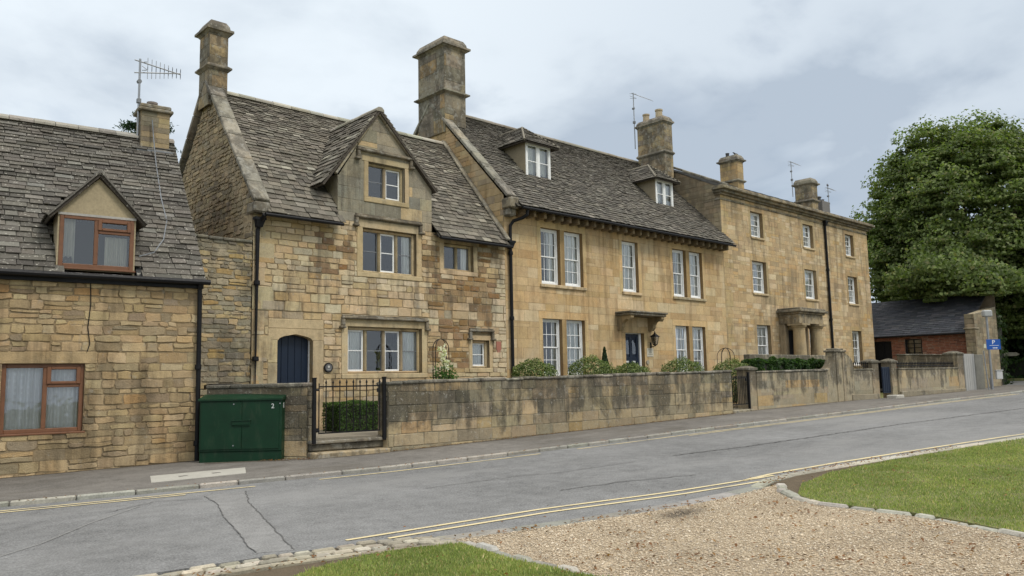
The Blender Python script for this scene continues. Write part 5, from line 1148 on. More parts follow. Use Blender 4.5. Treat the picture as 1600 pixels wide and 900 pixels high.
for t_ in (.33, .68):
    a = lerp2(lerp2(q[0], q[1], t_), lerp2(q[3], q[2], t_), .5); s2 = MB(); s2.box(a[0] - .07, a[0] + .07, a[1] - .045, a[1] + .045, gz(a[0]) + .02, gz(a[0]) + .040, (.10, .09, .08), .004); obj('lifting_socket', s2, M_VC, mt_)
# bin behind the wall
bn = thing('wheelie_bin', (6.95, 16.3, .55), 'dark bin lid showing over the short wall beside the cottage', 'bin')
b = MB(); b.prism([(6.70, 16.05, .56), (7.20, 16.05, .56), (7.20, 16.55, .56), (6.70, 16.55, .56)], (0, 0, 1.0)); obj('body', b, M_BLK, bn)
b = MB(); b.prism([(6.64, 15.98, 1.56), (6.64, 16.62, 1.56), (6.64, 16.62, 1.64), (6.64, 16.3, 1.66), (6.64, 15.98, 1.60)], (.64, 0, 0)); obj('lid', b, M_BLK, bn)

# ------------------------------------------------------------------ small fittings on the houses
pq = thing('door_plaque', (9.74, 16.98, 2.0), 'small round black plaque on the wall right of the arched navy door', 'plaque')
b = MB(); b.tube([(9.74, 16.99, 2.0), (9.74, 16.955, 2.0)], .115, 20); obj('disc', b, M_BLK, pq); b = MB(); b.tube([(9.74, 16.955, 2.0), (9.74, 16.95, 2.0)], .088, 20, (.10, .10, .10)); b.tube([(9.74, 16.95, 2.02), (9.74, 16.945, 2.02)], .03, 10, (.45, .44, .40)); F2.box(b, 9.69, 9.79, 1.955, 1.965, .05, .054, (.4, .4, .37)); obj('emblem', b, M_VC, pq)
fm = MB(); F2.box(fm, 15.10, 15.28, 2.48, 2.72, -.0, .02, (.33, .13, .085), .01); F2.box(fm, 15.13, 15.25, 2.40, 2.48, 0, .016, (.32, .15, .10), .01)
tag(obj('wall_mark', fm, M_VC, None, (15.2, 17, 2.5)), 'faded red painted mark on the stone right of the smallest ground floor window', 'mark')
lt = thing('wall_lantern', (22.2, 16.9, 2.9), 'black glazed wall lantern hanging right of the panelled navy door', 'lantern')
lx, ly = 22.2, 16.80
b = MB(); b.tube([(lx, 17.0, 2.72), (lx, 16.9, 2.66), (lx, ly, 2.70)], .013, 6); F2.box(b, lx - .03, lx + .03, 2.62, 2.82, 0, .03, (1, 1, 1), .005); obj('bracket', b, M_BLK, lt)
b = MB(); z0 = 2.72
for (sx, sy) in ((-1, -1), (1, -1), (1, 1), (-1, 1)): b.tube([(lx + sx * .055, ly + sy * .055, z0 + .02), (lx + sx * .095, ly + sy * .095, z0 + .28)], .009, 6)
b.lathe((lx, ly, z0 - .04), [(.01, 0), (.03, .02), (.075, .05), (.078, .065)], 8); b.add([(lx + sx * .13, ly + sy * .13, z0 + .28) for sx, sy in ((-1, -1), (1, -1), (1, 1), (-1, 1))] + [(lx + sx * .04, ly + sy * .04, z0 + .38) for sx, sy in ((-1, -1), (1, -1), (1, 1), (-1, 1))], [(0, 1, 5, 4), (1, 2, 6, 5), (2, 3, 7, 6), (3, 0, 4, 7), (4, 5, 6, 7), (3, 2, 1, 0)], (1, 1, 1)); b.lathe((lx, ly, z0 + .38), [(.035, 0), (.04, .03), (.015, .06), (.02, .08), (.003, .1)], 8); obj('frame', b, M_BLK, lt)
b = MB(); b.add([(lx + sx * .055, ly + sy * .055, z0 + .02) for sx, sy in ((-1, -1), (1, -1), (1, 1), (-1, 1))] + [(lx + sx * .093, ly + sy * .093, z0 + .28) for sx, sy in ((-1, -1), (1, -1), (1, 1), (-1, 1))], [(0, 1, 5, 4), (1, 2, 6, 5), (2, 3, 7, 6), (3, 0, 4, 7)], (1, 1, 1)); obj('pane', b, M_GLS, lt)
np_ = thing('name_plate', (22.15, 16.98, 2.45), 'pale square name plate below the wall lantern by the panelled door', 'plate')
b = MB(); F2.box(b, 21.97, 22.33, 2.33, 2.62, 0, .02, (.50, .46, .36), .006); obj('plate', b, M_VC, np_)
b = MB()
for i, (a_, c_) in enumerate(((.06, .30), (.10, .26), (.05, .31))): F2.box(b, 21.97 + a_, 21.97 + c_, 2.55 - i * .075, 2.575 - i * .075, .02, .0215, (.28, .25, .19))
obj('worn_lettering', b, M_VC, np_)
bp_ = MB(); bp_.tube([(21.98, 16.99, 2.14), (21.98, 16.955, 2.14)], .075, 14, (.30, .27, .2)); tag(obj('bell_push', bp_, M_VC, None, (21.98, 17, 2.14)), 'round stone bell push under the name plate by the panelled door', 'bell push')

# ------------------------------------------------------------------ aerials and birds
def yagi(name, p, h, d, L, n, el, label, r=.018, tilt=.06, extra=False):
    """mast at p, boom along d (horizontal unit), n elements of length el"""
    t = thing(name, p, label, 'aerial', 'television aerials on the chimneys'); p = Vector(p); d = Vector(d).normalized(); m_ = MB(); m_.tube([p, p + Vector((0, 0, h))], r, 8); obj('mast', m_, M_GAL, t)
    def boom(z, ti, LL):
        b = MB(); a = p + Vector((0, 0, z)) - d * .12; e = a + d * LL + Vector((0, 0, ti * LL)); b.tube([a, e], r * .55, 6); obj('boom', b, M_GAL, t); s = Vector((0, 0, 1)) if extra else Vector((-d.y, d.x, 0)) * .8 + Vector((0, 0, .55)); s.normalize()
        for i in range(n):
            q = a.lerp(e, .28 + .72 * i / (n - 1)); l = el * (1 - .25 * i / n); c = MB(); c.tube([q - s * l / 2, q + s * l / 2], r * .32, 5); obj('element', c, M_GAL, t)
        return a
    a = boom(h - .05, -.10 if extra else tilt, L)
    if extra: a = boom(h - .36, .22, L); 
    for k in range(3):
        c = MB(); q = p + Vector((0, 0, h - .30 + k * .1)) - d * (.02 if not extra else -.1); s = Vector((-d.y, d.x, 0)); c.tube([q - s * .16 - Vector((0, 0, .08 if k % 2 else 0)), q + s * .16 + Vector((0, 0, .1))], r * .4, 5); obj('reflector', c, M_GAL, t)
    cl = MB(); cl.box(p.x - .04, p.x + .04, p.y - .05, p.y + .05, p.z + h * .45, p.z + h * .45 + .10); cl.tube([p + Vector((0, -.03, h * .72)), p + Vector((0, .06, h * .72))], .05, 8); obj('clamp', cl, M_LED, t)
    return t
pa = F1(-.76, 7.35, -2.9); ya = yagi('tv_aerial', pa, 1.95, F1.u - F1.n * .1, 1.05, 9, .30, 'tall twin boom aerial mast strapped to the low cottage chimney', .026, extra=True)
cb = MB(); zc_ = lambda d_: 3.72 + SL * (d_ + .10) + .10
cb.tube([F1(-.45, 7.75, -2.15), F1(-.45, 7.4, -2.16), F1(-.45, zc_(2.6) if False else 6.9, -2.62)] if False else [F1(-.50, 7.8, -2.67), F1(-.47, 7.45, -2.66), F1(-.46, zc_(2.3), -2.3), F1(-.50, zc_(1.5), -1.5), F1(-.48, zc_(1.0), -1.0), F1(-.62, zc_(.6), -.6), F1(-.85, zc_(.32), -.32), F1(-1.15, zc_(.22), -.22)], .013, 6, (.20, .20, .19)); obj('cable', cb, M_LED, ya)
yagi('tv_aerial', (26.2, 20.45, 11.2), 2.45, (1, .1, 0), 1.55, 12, .34, 'thin grey aerial pole behind the two pot chimney', .022)
yagi('tv_aerial', (38.85, 20.1, 10.9), 1.9, (1, .1, 0), 1.1, 7, .5, 'aerial pole beside the pale chimney near the row\'s far end', .022)
yagi('tv_aerial', (41.2, 19.3, 9.9), 1.7, (1, .1, 0), 1.0, 6, .4, 'short aerial at the far end of the parapet by the tree', .022)
lc = MB(); lc.box(40.25, 41.1, 19.2, 19.9, 8.5, 10.75, (.16, .15, .14), .02); lc.lathe((40.5, 19.5, 10.75), [(.1, 0), (.1, .2), (.14, .22), (.14, .25), (.05, .3)], 10, (.08, .08, .08)); lc.lathe((40.9, 19.5, 10.75), [(.08, 0), (.08, .14), (.11, .16), (.02, .2)], 10, (.08, .08, .08))
obj('small_chimney', lc, M_VC, h4)
def bird(p, yaw, s, label):
    prof = [(-.16, .05, .012), (-.11, .07, .03), (-.05, .10, .055), (.02, .13, .062), (.08, .165, .045), (.11, .20, .034), (.14, .225, .036), (.165, .228, .022), (.20, .222, .004)]
    b = MB(); b.tube([Vector(p) + Vector((math.cos(yaw) * x, math.sin(yaw) * x, z)) * s for x, z, r_ in prof], [r_ * s for *_, r_ in prof], 10)
    for sg in (-1, 1):
        q = Vector((-math.sin(yaw), math.cos(yaw), 0)) * .02 * sg * s; b.tube([Vector(p) + q + Vector((0, 0, .10 * s)), Vector(p) + q + Vector((0, 0, 0))], .006 * s, 5)
    tag(obj('bird', b, M_FEA, None, p, smooth=True), label, 'bird', 'birds on the rooftops')
bird((33.95, 20.35, 12.22), 2.4, .95, 'dark bird standing beside the pot on the ochre chimney')
bird((41.2, 19.3, 11.60), .6, .9, 'small bird perched on the top of the far end aerial')

# ------------------------------------------------------------------ brick outbuilding at the far end
rng = random.Random(61)
ob = thing('brick_outbuilding', (41, 15, .7), 'low brick outbuilding with a dark slate roof and stone gable beneath the big tree', 'outbuilding')
Fo = Fr((41, 17.9, 0), (0, -1)); w = MB()
brk = palette(rng, [((.22, .075, .04), 4), ((.26, .095, .05), 3), ((.17, .06, .035), 2), ((.25, .14, .09), 1)], .14)
masonry(w, Fo, rect(0, .3, 5.1, 3.42), [(2.05, 2.3, 2.85, 3.25), (.3, .5, 1.4, 3.2)], brk, rng, (.07, .08), (.2, .23), .012, (.001, .004), .002, (.28, .2, .14), .15); obj('wall', w, M_BRK, ob)
w = MB(); Fo.box(w, 2.05, 2.12, 2.3, 3.25, -.12, -.06); Fo.box(w, 2.78, 2.85, 2.3, 3.25, -.12, -.06)
for z_ in (2.3, 2.55, 2.80, 3.0, 3.2): Fo.box(w, 2.12, 2.78, z_, z_ + .035, -.115, -.065)
Fo.box(w, 2.43, 2.47, 2.335, 3.2, -.112, -.07); wn = obj('window', w, M_BLK, ob); obj('pane', pane(Fo, 2.1, 2.8, 2.32, 3.22, -.10), M_GLS, wn)
w = MB(); Fo.box(w, .3, 1.4, .5, 3.2, -.12, -.08)
for a in (.32, .62, .95, 1.3): Fo.box(w, a, a + .07, .5, 3.2, -.08, -.05)
obj('door', w, M_BLK, ob)
w = MB(); so = palette(rng, [((.31, .255, .165), 3), ((.26, .215, .14), 3), ((.21, .18, .125), 2)], .1); Fq2 = Fr((40.55, 12.55, 0), (1, 0))
masonry(w, Fq2, [(0, .2), (3.2, .2), (3.2, 4.75), (.45, 4.30), (0, 4.25)], [], so, rng, (.14, .28), (.25, .6), .012, (.003, .012), .006, (.27, .22, .15)); w.prism([Fq2(0, .2, -.004), Fq2(3.2, .2, -.004), Fq2(3.2, 4.73, -.004), Fq2(.45, 4.28, -.004), Fq2(.0, 4.23, -.004)], (0, .4, 0), (.30, .26, .18))
Fl = Fr((40.55, 12.95, 0), (0, -1)); masonry(w, Fl, rect(0, .2, .42, 4.25), [], so, rng, (.14, .28), (.3, .4), .012, (.003, .012), .006, (.27, .22, .15)); Fq2.box(w, -.06, .5, 3.55, 3.62, -.45, .05, (.28, .24, .17), .02); obj('stone_gable', w, M_ST4, ob)
r = MB(); wv = Vector((3.3, 0, 2.0)); ts = palette(rng, [((.045, .048, .055), 3), ((.035, .038, .045), 3), ((.06, .062, .068), 1.5)], .12); tiles(r, (40.72, 18.6, 3.42), (0, -1, 0), wv, 5.65, wv.length, (.19, .17), (.22, .32), (.005, .009), ts, rng, jit=.004); obj('roof', r, M_SLT, ob)
r = MB(); r.tube([(40.66, 18.2, 3.40), (40.66, 12.9, 3.40)], .05, 8); r.tube([(40.75, 12.98, 3.36), (40.9, 12.98, 3.2), (40.93, 13.0, 2.0)], .05, 8); obj('gutter', r, M_BLK, ob)
w = MB(); w.poly([(44.0, 18.6, .3), (44, 12.6, .3), (44, 12.6, 5.4), (44, 18.6, 5.4)], (.25, .2, .14)); w.poly([(41, 18.6, .3), (44, 18.6, .3), (44, 18.6, 5.35), (41, 18.6, 3.4)], (.25, .2, .14)); obj('rear_wall', w, M_ST4, ob)

# ------------------------------------------------------------------ signs at the corner
sp = thing('parking_sign', (39.2, 11.62, .75), 'blue parking sign on a grey pole at the corner before the stone gable', 'road sign')
dS = Vector((.66, -.75, 0)).normalized(); FS = Fr((39.2, 11.62, 0), (dS.x, dS.y)); FS.n = Vector((-.75, -.66, 0)).normalized()
b = MB(); b.tube([(39.2, 11.62, .6), (39.2, 11.62, 4.05)], .05, 10); obj('pole', b, M_GAL, sp)
b = MB(); FS.box(b, -.12, .46, 2.55, 2.99, .055, .065, (1, 1, 1)); sg = obj('sign_plate', b, M_SIGN, sp)
obj('lettering', text_mesh('P', .26, FS, .17, 2.78, .067, .001), M_WHT, sg)
b = MB(); FS.box(b, .0, .38, 2.715, 2.73, .0655, .0668); FS.box(b, .12, .28, 2.60, 2.63, .0655, .0668); b.prism([FS(.28, 2.58, .0655), FS(.33, 2.615, .0655), FS(.28, 2.65, .0655)], FS.n * .0012); obj('sign_marks', b, M_WHT, sg)
b = MB(); FS.box(b, -.22, -.14, 2.62, 2.80, .02, .05, (.6, .6, .45)); obj('small_plate', b, M_VC, sp)
b = MB(); FS.box(b, -.16, .22, 3.98, 4.28, -.12, .14, (.34, .35, .34), .05); obj('lamp_housing', b, M_VC, sp)
b = MB(); b.tube([(39.05, 11.72, .7), (38.98, 11.78, 2.5)], .025, 8); tag(obj('thin_post', b, M_GAL, None, (39.05, 11.7, .75)), 'thin grey post standing beside the parking sign pole', 'post')
b = MB(); FS.box(b, .30, .55, 1.25, 1.62, -.3, -.16, (.52, .52, .5), .015); FS.box(b, .27, .58, 1.62, 1.66, -.32, -.14, (.42, .42, .40), .008); tag(obj('meter_box', b, M_VC, None, (39.6, 11.6, 1.3)), 'small white meter box fixed low on the stone gable corner', 'box')
pt = MB(); pt.tube([(39.62, 11.78, .6), (39.62, 11.82, 1.3)], .03, 8, (.2, .2, .2)); obj('box_post', pt, M_VC, bpy.data.objects['meter_box'])
fp = thing('fingerpost', (55.0, 15.75, 1.1), 'weathered wooden fingerpost on the verge across the side road', 'signpost')
b = MB(); b.box(54.93, 55.07, 15.68, 15.82, .9, 2.85, (.30, .27, .20), .01); b.prism([(54.95, 15.70, 2.85), (55.05, 15.70, 2.85), (55.05, 15.80, 2.85), (54.95, 15.80, 2.85)], (0, 0, .08), (.3, .27, .2)); obj('post', b, M_WOOD, fp)
b = MB(); b.prism([(54.4, 16.25, 2.50), (55.5, 15.0, 2.50), (55.62, 14.86, 2.60), (55.5, 15.0, 2.72), (54.4, 16.25, 2.72)], (.03, .03, 0), (.33, .30, .23)); obj('finger_board', b, M_WOOD, fp)

# ------------------------------------------------------------------ plants
rs = np.random.RandomState(7)
def leaves(P, Nn, size, cols, asp=.55, fold=.25, rs=rs, droop=0.0):
    """one folded diamond leaf (two triangles as a quad) per point"""
    n = len(P); Nn = Nn / (np.linalg.norm(Nn, axis=1, keepdims=True) + 1e-9)
    t = rs.normal(size=(n, 3)); t[:, 2] -= droop; t -= (t * Nn).sum(1, keepdims=True) * Nn; t /= np.linalg.norm(t, axis=1, keepdims=True) + 1e-9
    b = np.cross(Nn, t); s = (size * rs.uniform(.65, 1.3, n))[:, None]
    V = np.stack([P - t * s * .5, P + b * s * asp * .5 + Nn * s * fold * .3, P + t * s * .5 - Nn * s * fold * .35, P - b * s * asp * .5 + Nn * s * fold * .3], 1).reshape(-1, 3)
    F = np.arange(n * 4).reshape(n, 4); C = np.repeat(cols, 4, 0); return V, F, C
def mixc(n, pal, w, v=.2, rs=rs):
    idx = rs.choice(len(pal), n, p=np.array(w) / sum(w)); c = np.array(pal)[idx]; return c * rs.uniform(1 - v, 1 + v, (n, 1))
def nob(name, V, F, C, mat, parent=None, loc=(0, 0, 0)):
    off = OFF[parent.name] if parent else loc; o = obj(name, np_mesh(name, V - np.array(off), F, C), mat, parent, loc); return o
def fib(n, rs=rs):
    u = rs.normal(size=(n, 3)); return u / np.linalg.norm(u, axis=1, keepdims=True)
def bush(name, c, r, n, size, pal, w, label, cat, group, bump=.12, flat=0.0, inner=.75):
    t = thing(name, (c[0], c[1], c[2] - r[2]), label, cat, group); u = fib(n); k = np.array([1 + bump * (mnoise.noise(Vector(x * 2.3)) + .6 * mnoise.noise(Vector(x * 6))) for x in u])
    rad = k * (inner + (1 - inner) * rs.uniform(0, 1, n) ** .5)
    sq = np.sign(u) * np.abs(u) ** (1 - flat); P = np.array(c) + sq * np.array(r) * rad[:, None]
    Nn = u * .8 + rs.normal(size=(n, 3)) * .55 + np.array([0, 0, .25]); V, F, C = leaves(P, Nn, size, mixc(n, pal, w)); nob('foliage', V, F, C, M_LEAF, t)
    st = MB()
    for i in range(6):
        a = i * 1.05; st.tube([(c[0] + .04 * math.cos(a), c[1] + .04 * math.sin(a), c[2] - r[2] - .05), (c[0] + r[0] * .3 * math.cos(a), c[1] + r[1] * .3 * math.sin(a), c[2]), (c[0] + r[0] * .6 * math.cos(a), c[1] + r[1] * .6 * math.sin(a), c[2] + r[2] * .5)], [.02, .013, .006], 5, (.12, .09, .06))
    obj('stem', st, M_BARK, t); return t
VAR = [(.075, .12, .03), (.05, .085, .022), (.21, .26, .085), (.38, .41, .22)]; VW = [3, 2.6, 2.2, 1.6]
def gdn(x): return .55
for (x, y, z, rx, rz, lab) in ((14.92, 15.3, 1.55, .58, .60, 'variegated bush rounded behind the wall, leftmost, beside the black downpipe'), (17.2, 15.3, 1.56, .74, .68, 'largest variegated bush, under the left pair of sash windows next to the cone'), (18.98, 15.3, 1.48, .58, .58, 'small variegated bush right below the panelled navy door'), (21.6, 15.3, 1.54, .84, .68, 'variegated bush under the right pair of ground floor sash windows'), (24.38, 15.2, 1.46, .88, .72, 'variegated bush behind the dark bar gate, by the wire arch')):
    bush('euonymus_bush', (x, y, z), (rx, .62, rz), 9000, .052, VAR, VW, lab, 'bush', 'variegated bushes behind the wall', .16, .12)
# cone topiary
t = thing('cone_topiary', (18.15, 15.6, .55), 'dark clipped evergreen cone between two variegated bushes', 'topiary'); n = 4200; h_ = rs.uniform(0, 1, n) ** .7; a_ = rs.uniform(0, 6.283, n); rr = .30 * (1 - h_ ** 1.3) * rs.uniform(.8, 1.05, n) + .015
P = np.stack([18.15 + rr * np.cos(a_), 15.6 + rr * np.sin(a_), .62 + h_ * 1.92], 1); Nn = np.stack([np.cos(a_), np.sin(a_), np.full(n, .4)], 1) + rs.normal(size=(n, 3)) * .4
V, F, C = leaves(P, Nn, .055, mixc(n, [(.022, .05, .016), (.035, .07, .022)], [1, 1])); nob('foliage', V, F, C, M_LEAF, t)
b = MB(); b.tube([(18.15, 15.6, .5), (18.15, 15.6, .9)], .03, 6, (.1, .08, .05)); obj('stem', b, M_BARK, t)
# box hedge behind the spear gate
def box_hedge(name, x0, x1, y0, y1, z0, z1, n, size, pal, w, label, cat, rot=0, rnd=.06, group=None):
    t = thing(name, ((x0 + x1) / 2, (y0 + y1) / 2, z0), label, cat, group); ax = np.array([y1 - y0, x1 - x0, x1 - x0]) * np.array([z1 - z0, z1 - z0, y1 - y0]); f = rs.choice(5, n, p=np.array([ax[0], ax[0], ax[1], ax[1], ax[2]]) / (2 * ax[0] + 2 * ax[1] + ax[2]))
    U = rs.uniform(0, 1, (n, 3)); dep = rs.uniform(0, .06, n); Nn = np.zeros((n, 3))
    for k, (axi, val, sg) in enumerate(((0, 0, -1), (0, 1, 1), (1, 0, -1), (1, 1, 1), (2, 1, 1))):
        mk = f == k; U[mk, axi] = val; Nn[mk, axi] = sg
    P = np.array([x0, y0, z0]) + U * np.array([x1 - x0, y1 - y0, z1 - z0]) - Nn * dep[:, None]
    wob = np.array([mnoise.noise(Vector(p * 3.1)) for p in P]); P = P + Nn * (wob * rnd)[:, None]
    V, F, C = leaves(P, Nn + rs.normal(size=(n, 3)) * .5 + np.array([0, 0, .2]), size, mixc(n, pal, w)); nob('foliage', V, F, C, M_LEAF, t)
    b = MB(); b.box(x0 + .06, x1 - .06, y0 + .06, y1 - .06, z0 - .02, z1 - .08, (.02, .022, .012)); obj('shade_core', b, M_BARK, t); return t  # solid near-black core, painted as the shade inside the hedge
BOX = [(.06, .12, .024), (.09, .17, .035), (.04, .08, .018)]
box_hedge('box_hedge', 9.32, 10.45, 15.75, 16.5, .55, 1.20, 7000, .04, BOX, [2, 1, 2], 'low clipped box hedge seen through the spear topped gate', 'hedge')
IVY = [(.028, .065, .016), (.05, .105, .024), (.02, .045, .013), (.10, .16, .045)]
b_ = box_hedge('ivy_hedge', 24.9, 29.6, 14.4, 15.2, 1.2, 2.14, 15000, .11, IVY, [3, 3, 2, .8], 'dense dark green hedge behind the plain wall before the columned porch', 'hedge', rnd=.16)
mb = MB(); mb.box(25.6, 33.4, 15.25, 15.5, .55, 2.38, (.27, .24, .175), .02); tag(obj('inner_wall', mb, M_BN2, None, (29.5, 15.4, .6)), 'low dark wall behind the green hedge in front of the porch', 'garden wall')
box_hedge('garden_shrub', 21.9, 23.4, 15.1, 15.7, .55, 1.30, 3500, .06, IVY, [3, 2, 2, 0], 'dark green shrub filling the lower half of the bar gateway', 'shrub', rnd=.14)
# rose on a wire hoop, and the hoop farther along
def hoop(name, x, y, z0, z1, wd, label, rot=0.0, dome=False):
    t = thing(name, (x, y, z0), label, 'plant support', 'wire plant hoops')
    for k in range(3 if dome else 2):
        b = MB(); a = k * (math.pi / 3 if dome else .35) + rot; d = Vector((math.cos(a), math.sin(a), 0)) * wd / 2; zt = z1 - wd / 2
        pts = [Vector((x, y, z0)) - d, Vector((x, y, zt)) - d] + [Vector((x, y, zt)) - d * math.cos(q) + Vector((0, 0, wd / 2 * math.sin(q))) for q in [i * math.pi / 8 for i in range(1, 8)]] + [Vector((x, y, zt)) + d, Vector((x, y, z0)) + d]
        b.tube(pts, .010, 6); obj('hoop_wire', b, M_BLK, t)
    b = MB(); pts = [(x + wd / 2 * math.cos(i * .5236), y + wd / 2 * math.sin(i * .5236), z0 + (z1 - z0) * .55) for i in range(13)]; b.tube(pts, .008, 6); obj('ring_wire', b, M_BLK, t); return t
hoop('wire_hoop', 12.28, 15.9, .55, 2.68, .50, 'arched black wire hoop supporting the white rose against the gabled house'); hoop('wire_hoop', 25.1, 15.9, .55, 2.62, .60, 'domed wire hoop above the last bush near the porch house', 0, True)
t = thing('climbing_rose', (12.3, 15.8, .55), 'white flowering rose growing through the wire hoop', 'rose'); n = 1500
P = np.array([12.32, 15.8, 1.55]) + fib(n) * np.array([.42, .30, .62]) * rs.uniform(.4, 1, (n, 1)); V, F, C = leaves(P, fib(n) + np.array([0, -.4, .5]), .065, mixc(n, [(.07, .15, .03), (.10, .20, .045), (.05, .10, .02)], [2, 2, 1])); nob('foliage', V, F, C, M_LEAF, t)
n = 30; z_ = rs.uniform(1.95, 2.52, n); P0 = np.stack([12.20 + rs.normal(0, .055, n) + (2.4 - z_) * .12, 15.72 + rs.normal(0, .05, n), z_], 1); P = np.repeat(P0, 12, 0) + rs.normal(0, .022, (n * 12, 3)); V, F, C = leaves(P, fib(n * 12) + np.array([-.2, -.6, .3]), .05, mixc(n * 12, [(.80, .78, .70), (.75, .70, .58)], [3, 1], .06), .9); nob('flowers', V, F, C, M_LEAF, t)
b = MB(); b.tube([(12.3, 15.8, .5), (12.33, 15.82, 1.3), (12.25, 15.75, 2.0), (12.2, 15.72, 2.45)], [.02, .014, .01, .006], 6, (.12, .12, .05)); obj('stem', b, M_BARK, t)

# big broadleaf tree
def tree(name, base, top, cen, rad, nclump, nleaf, lsize, pal, w, label, seed, group=None, trunk_r=.45, clump=(1.0, 1.7), droop=.15, limbs=14, trans=None, shell=.55, lobes=(), flat=.62):
    rs_ = np.random.RandomState(seed); rg = random.Random(seed); t = thing(name, base, label, 'tree', group); base, cen, rad = np.array(base, float), np.array(cen, float), np.array(rad, float)
    u = fib(nclump * 3, rs_); rr = rs_.uniform(shell, 1.0, len(u)) ** .8
    k = np.array([1 + .16 * mnoise.noise(Vector(x * 1.9 + seed)) + .10 * mnoise.noise(Vector(x * 4.3 + seed)) for x in u]); CC = cen + u * rad * (rr * k)[:, None]
    CC = CC[:nclump]
    for lc_, lr_, ln_ in lobes: CC = np.r_[CC, np.array(lc_) + fib(ln_, rs_) * np.array(lr_) * rs_.uniform(.4, 1, (ln_, 1))]
    m_ = len(CC); per = nleaf // m_; cr = rs_.uniform(*clump, m_)
    uu = fib(m_ * per, rs_); uu[:, 2] = np.abs(uu[:, 2]) * .5 + uu[:, 2] * .5; q = rs_.uniform(.25, 1, m_ * per) ** .45
    P = np.repeat(CC, per, 0) + uu * (np.repeat(cr, per) * q)[:, None] * np.array([1, 1, flat]); P[:, 2] -= (np.repeat(cr, per) * q ** 2) * droop * 2 * (uu[:, 0] ** 2 + uu[:, 1] ** 2)
    out_ = (P - cen) / rad; Nn = uu * .5 + out_ * .4 + rs_.normal(size=P.shape) * .55 + np.array([0, 0, .35])
    cl = np.repeat(rs_.uniform(.78, 1.22, (m_, 1)), per, 0); C0 = mixc(m_ * per, pal, w, .22, rs_) * cl
    V, F, C = leaves(P, Nn, lsize, C0, .7, .3, rs_, .3); nob('crown', V, F, C, M_LEAF, t)
    b = MB(); bc = (.12, .10, .075); z1 = cen[2] - rad[2] * .35; tp = [(base[0] + rg.uniform(-.1, .1) * i, base[1] + rg.uniform(-.1, .1) * i, base[2] - .2 + (z1 - base[2] + .2) * i / 4) for i in range(5)]; b.tube(tp, [trunk_r * (1.25 if i == 0 else 1 - .11 * i) for i in range(5)], 10, bc)
    for i in range(limbs):
        c_ = CC[rg.randrange(m_)]; s_ = Vector(tp[rg.choice((2, 3, 4))]); e_ = Vector(c_); mid = s_.lerp(e_, .5) + Vector((rg.uniform(-.4, .4), rg.uniform(-.4, .4), .5)); b.tube([s_, s_.lerp(mid, .6), mid, e_], [trunk_r * .42, trunk_r * .3, trunk_r * .2, .04], 6, bc)
    obj('trunk', b, M_BARK, t); return t
SYC = [(.12, .165, .045), (.155, .205, .058), (.088, .125, .036), (.205, .24, .088), (.22, .215, .088)]
tree('sycamore_tree', (53.0, 15.8, 1.0), None, (52.6, 15.8, 9.7), (6.3, 6.2, 6.7), 1250, 270000, .20, SYC, [3, 3, 3, 1.6, .5], 'large full crowned broadleaf tree rising behind the brick outbuilding', 3, trunk_r=.55, clump=(.45, 1.05), shell=.62, limbs=44, droop=.0, flat=1.15, lobes=[((46.2, 15.0, 6.8), (2.2, 2.6, 2.4), 80), ((43.4, 15.2, 6.1), (1.5, 2.2, .9), 30), ((49.0, 18.6, 6.8), (2.3, 2.0, 4.0), 120), ((43.8, 12.7, 5.9), (1.5, 1.0, .9), 28), ((50.0, 12.2, 7.0), (2.2, 2.2, 2.6), 60)])
DRKT = [(.022, .045, .013), (.032, .06, .017), (.045, .075, .022), (.06, .09, .028)]
for i, (b_, c_, r_, nl, lab) in enumerate((((60, 15.5, 1.1), (60, 15.5, 5.2), (3.6, 3.6, 4.0), 9000, 'dark leafy tree across the side road, behind the fingerpost'), ((63, 20, 1.2), (63, 20, 6.5), (4.5, 4.5, 5), 9000, 'dark tall tree filling the gap right of the stone gable'), ((57, 19.5, 1.1), (57, 19.5, 3.5), (3, 3, 2.6), 7000, 'dark low tree under the spread of the large broadleaf tree'), ((70, 17.5, 1.2), (70, 17.5, 5.5), (5, 5, 4.8), 8000, 'farthest dark tree beyond the side road at the frame edge'), ((62, 9.5, 1.2), (62, 9.5, 6.0), (4.2, 4.2, 4.6), 8000, 'dark tree standing just past the right edge of the view'))):
    tree('dark_tree', b_, None, c_, r_, 110, nl, .40, DRKT, [3, 3, 2, 1], lab, 30 + i, 'dark trees beyond the side road', .25, (.9, 1.5), limbs=8, shell=.3)
box_hedge('verge_hedge', 55.5, 58.5, 10, 26, .9, 2.3, 7000, .26, [(.04, .08, .02), (.06, .11, .028), (.025, .05, .014)], [2, 2, 1], 'low bright green hedge on the bank across the side road', 'hedge', rnd=.5)
struct(sheet('verge', [(51.5, 30), (51.5, 16.5), (53.5, 12.0), (58, 8.5), (80, 5), (80, 40)], .06, M_TURF))
# hedge bank behind the stone gable, beside the lane
box_hedge('lane_hedge', 44.2, 47.4, 13.3, 19, .8, 4.6, 7000, .24, DRKT, [3, 3, 2, 1], 'tall shadowy hedge filling the space behind the stone gable', 'hedge', rnd=.5)
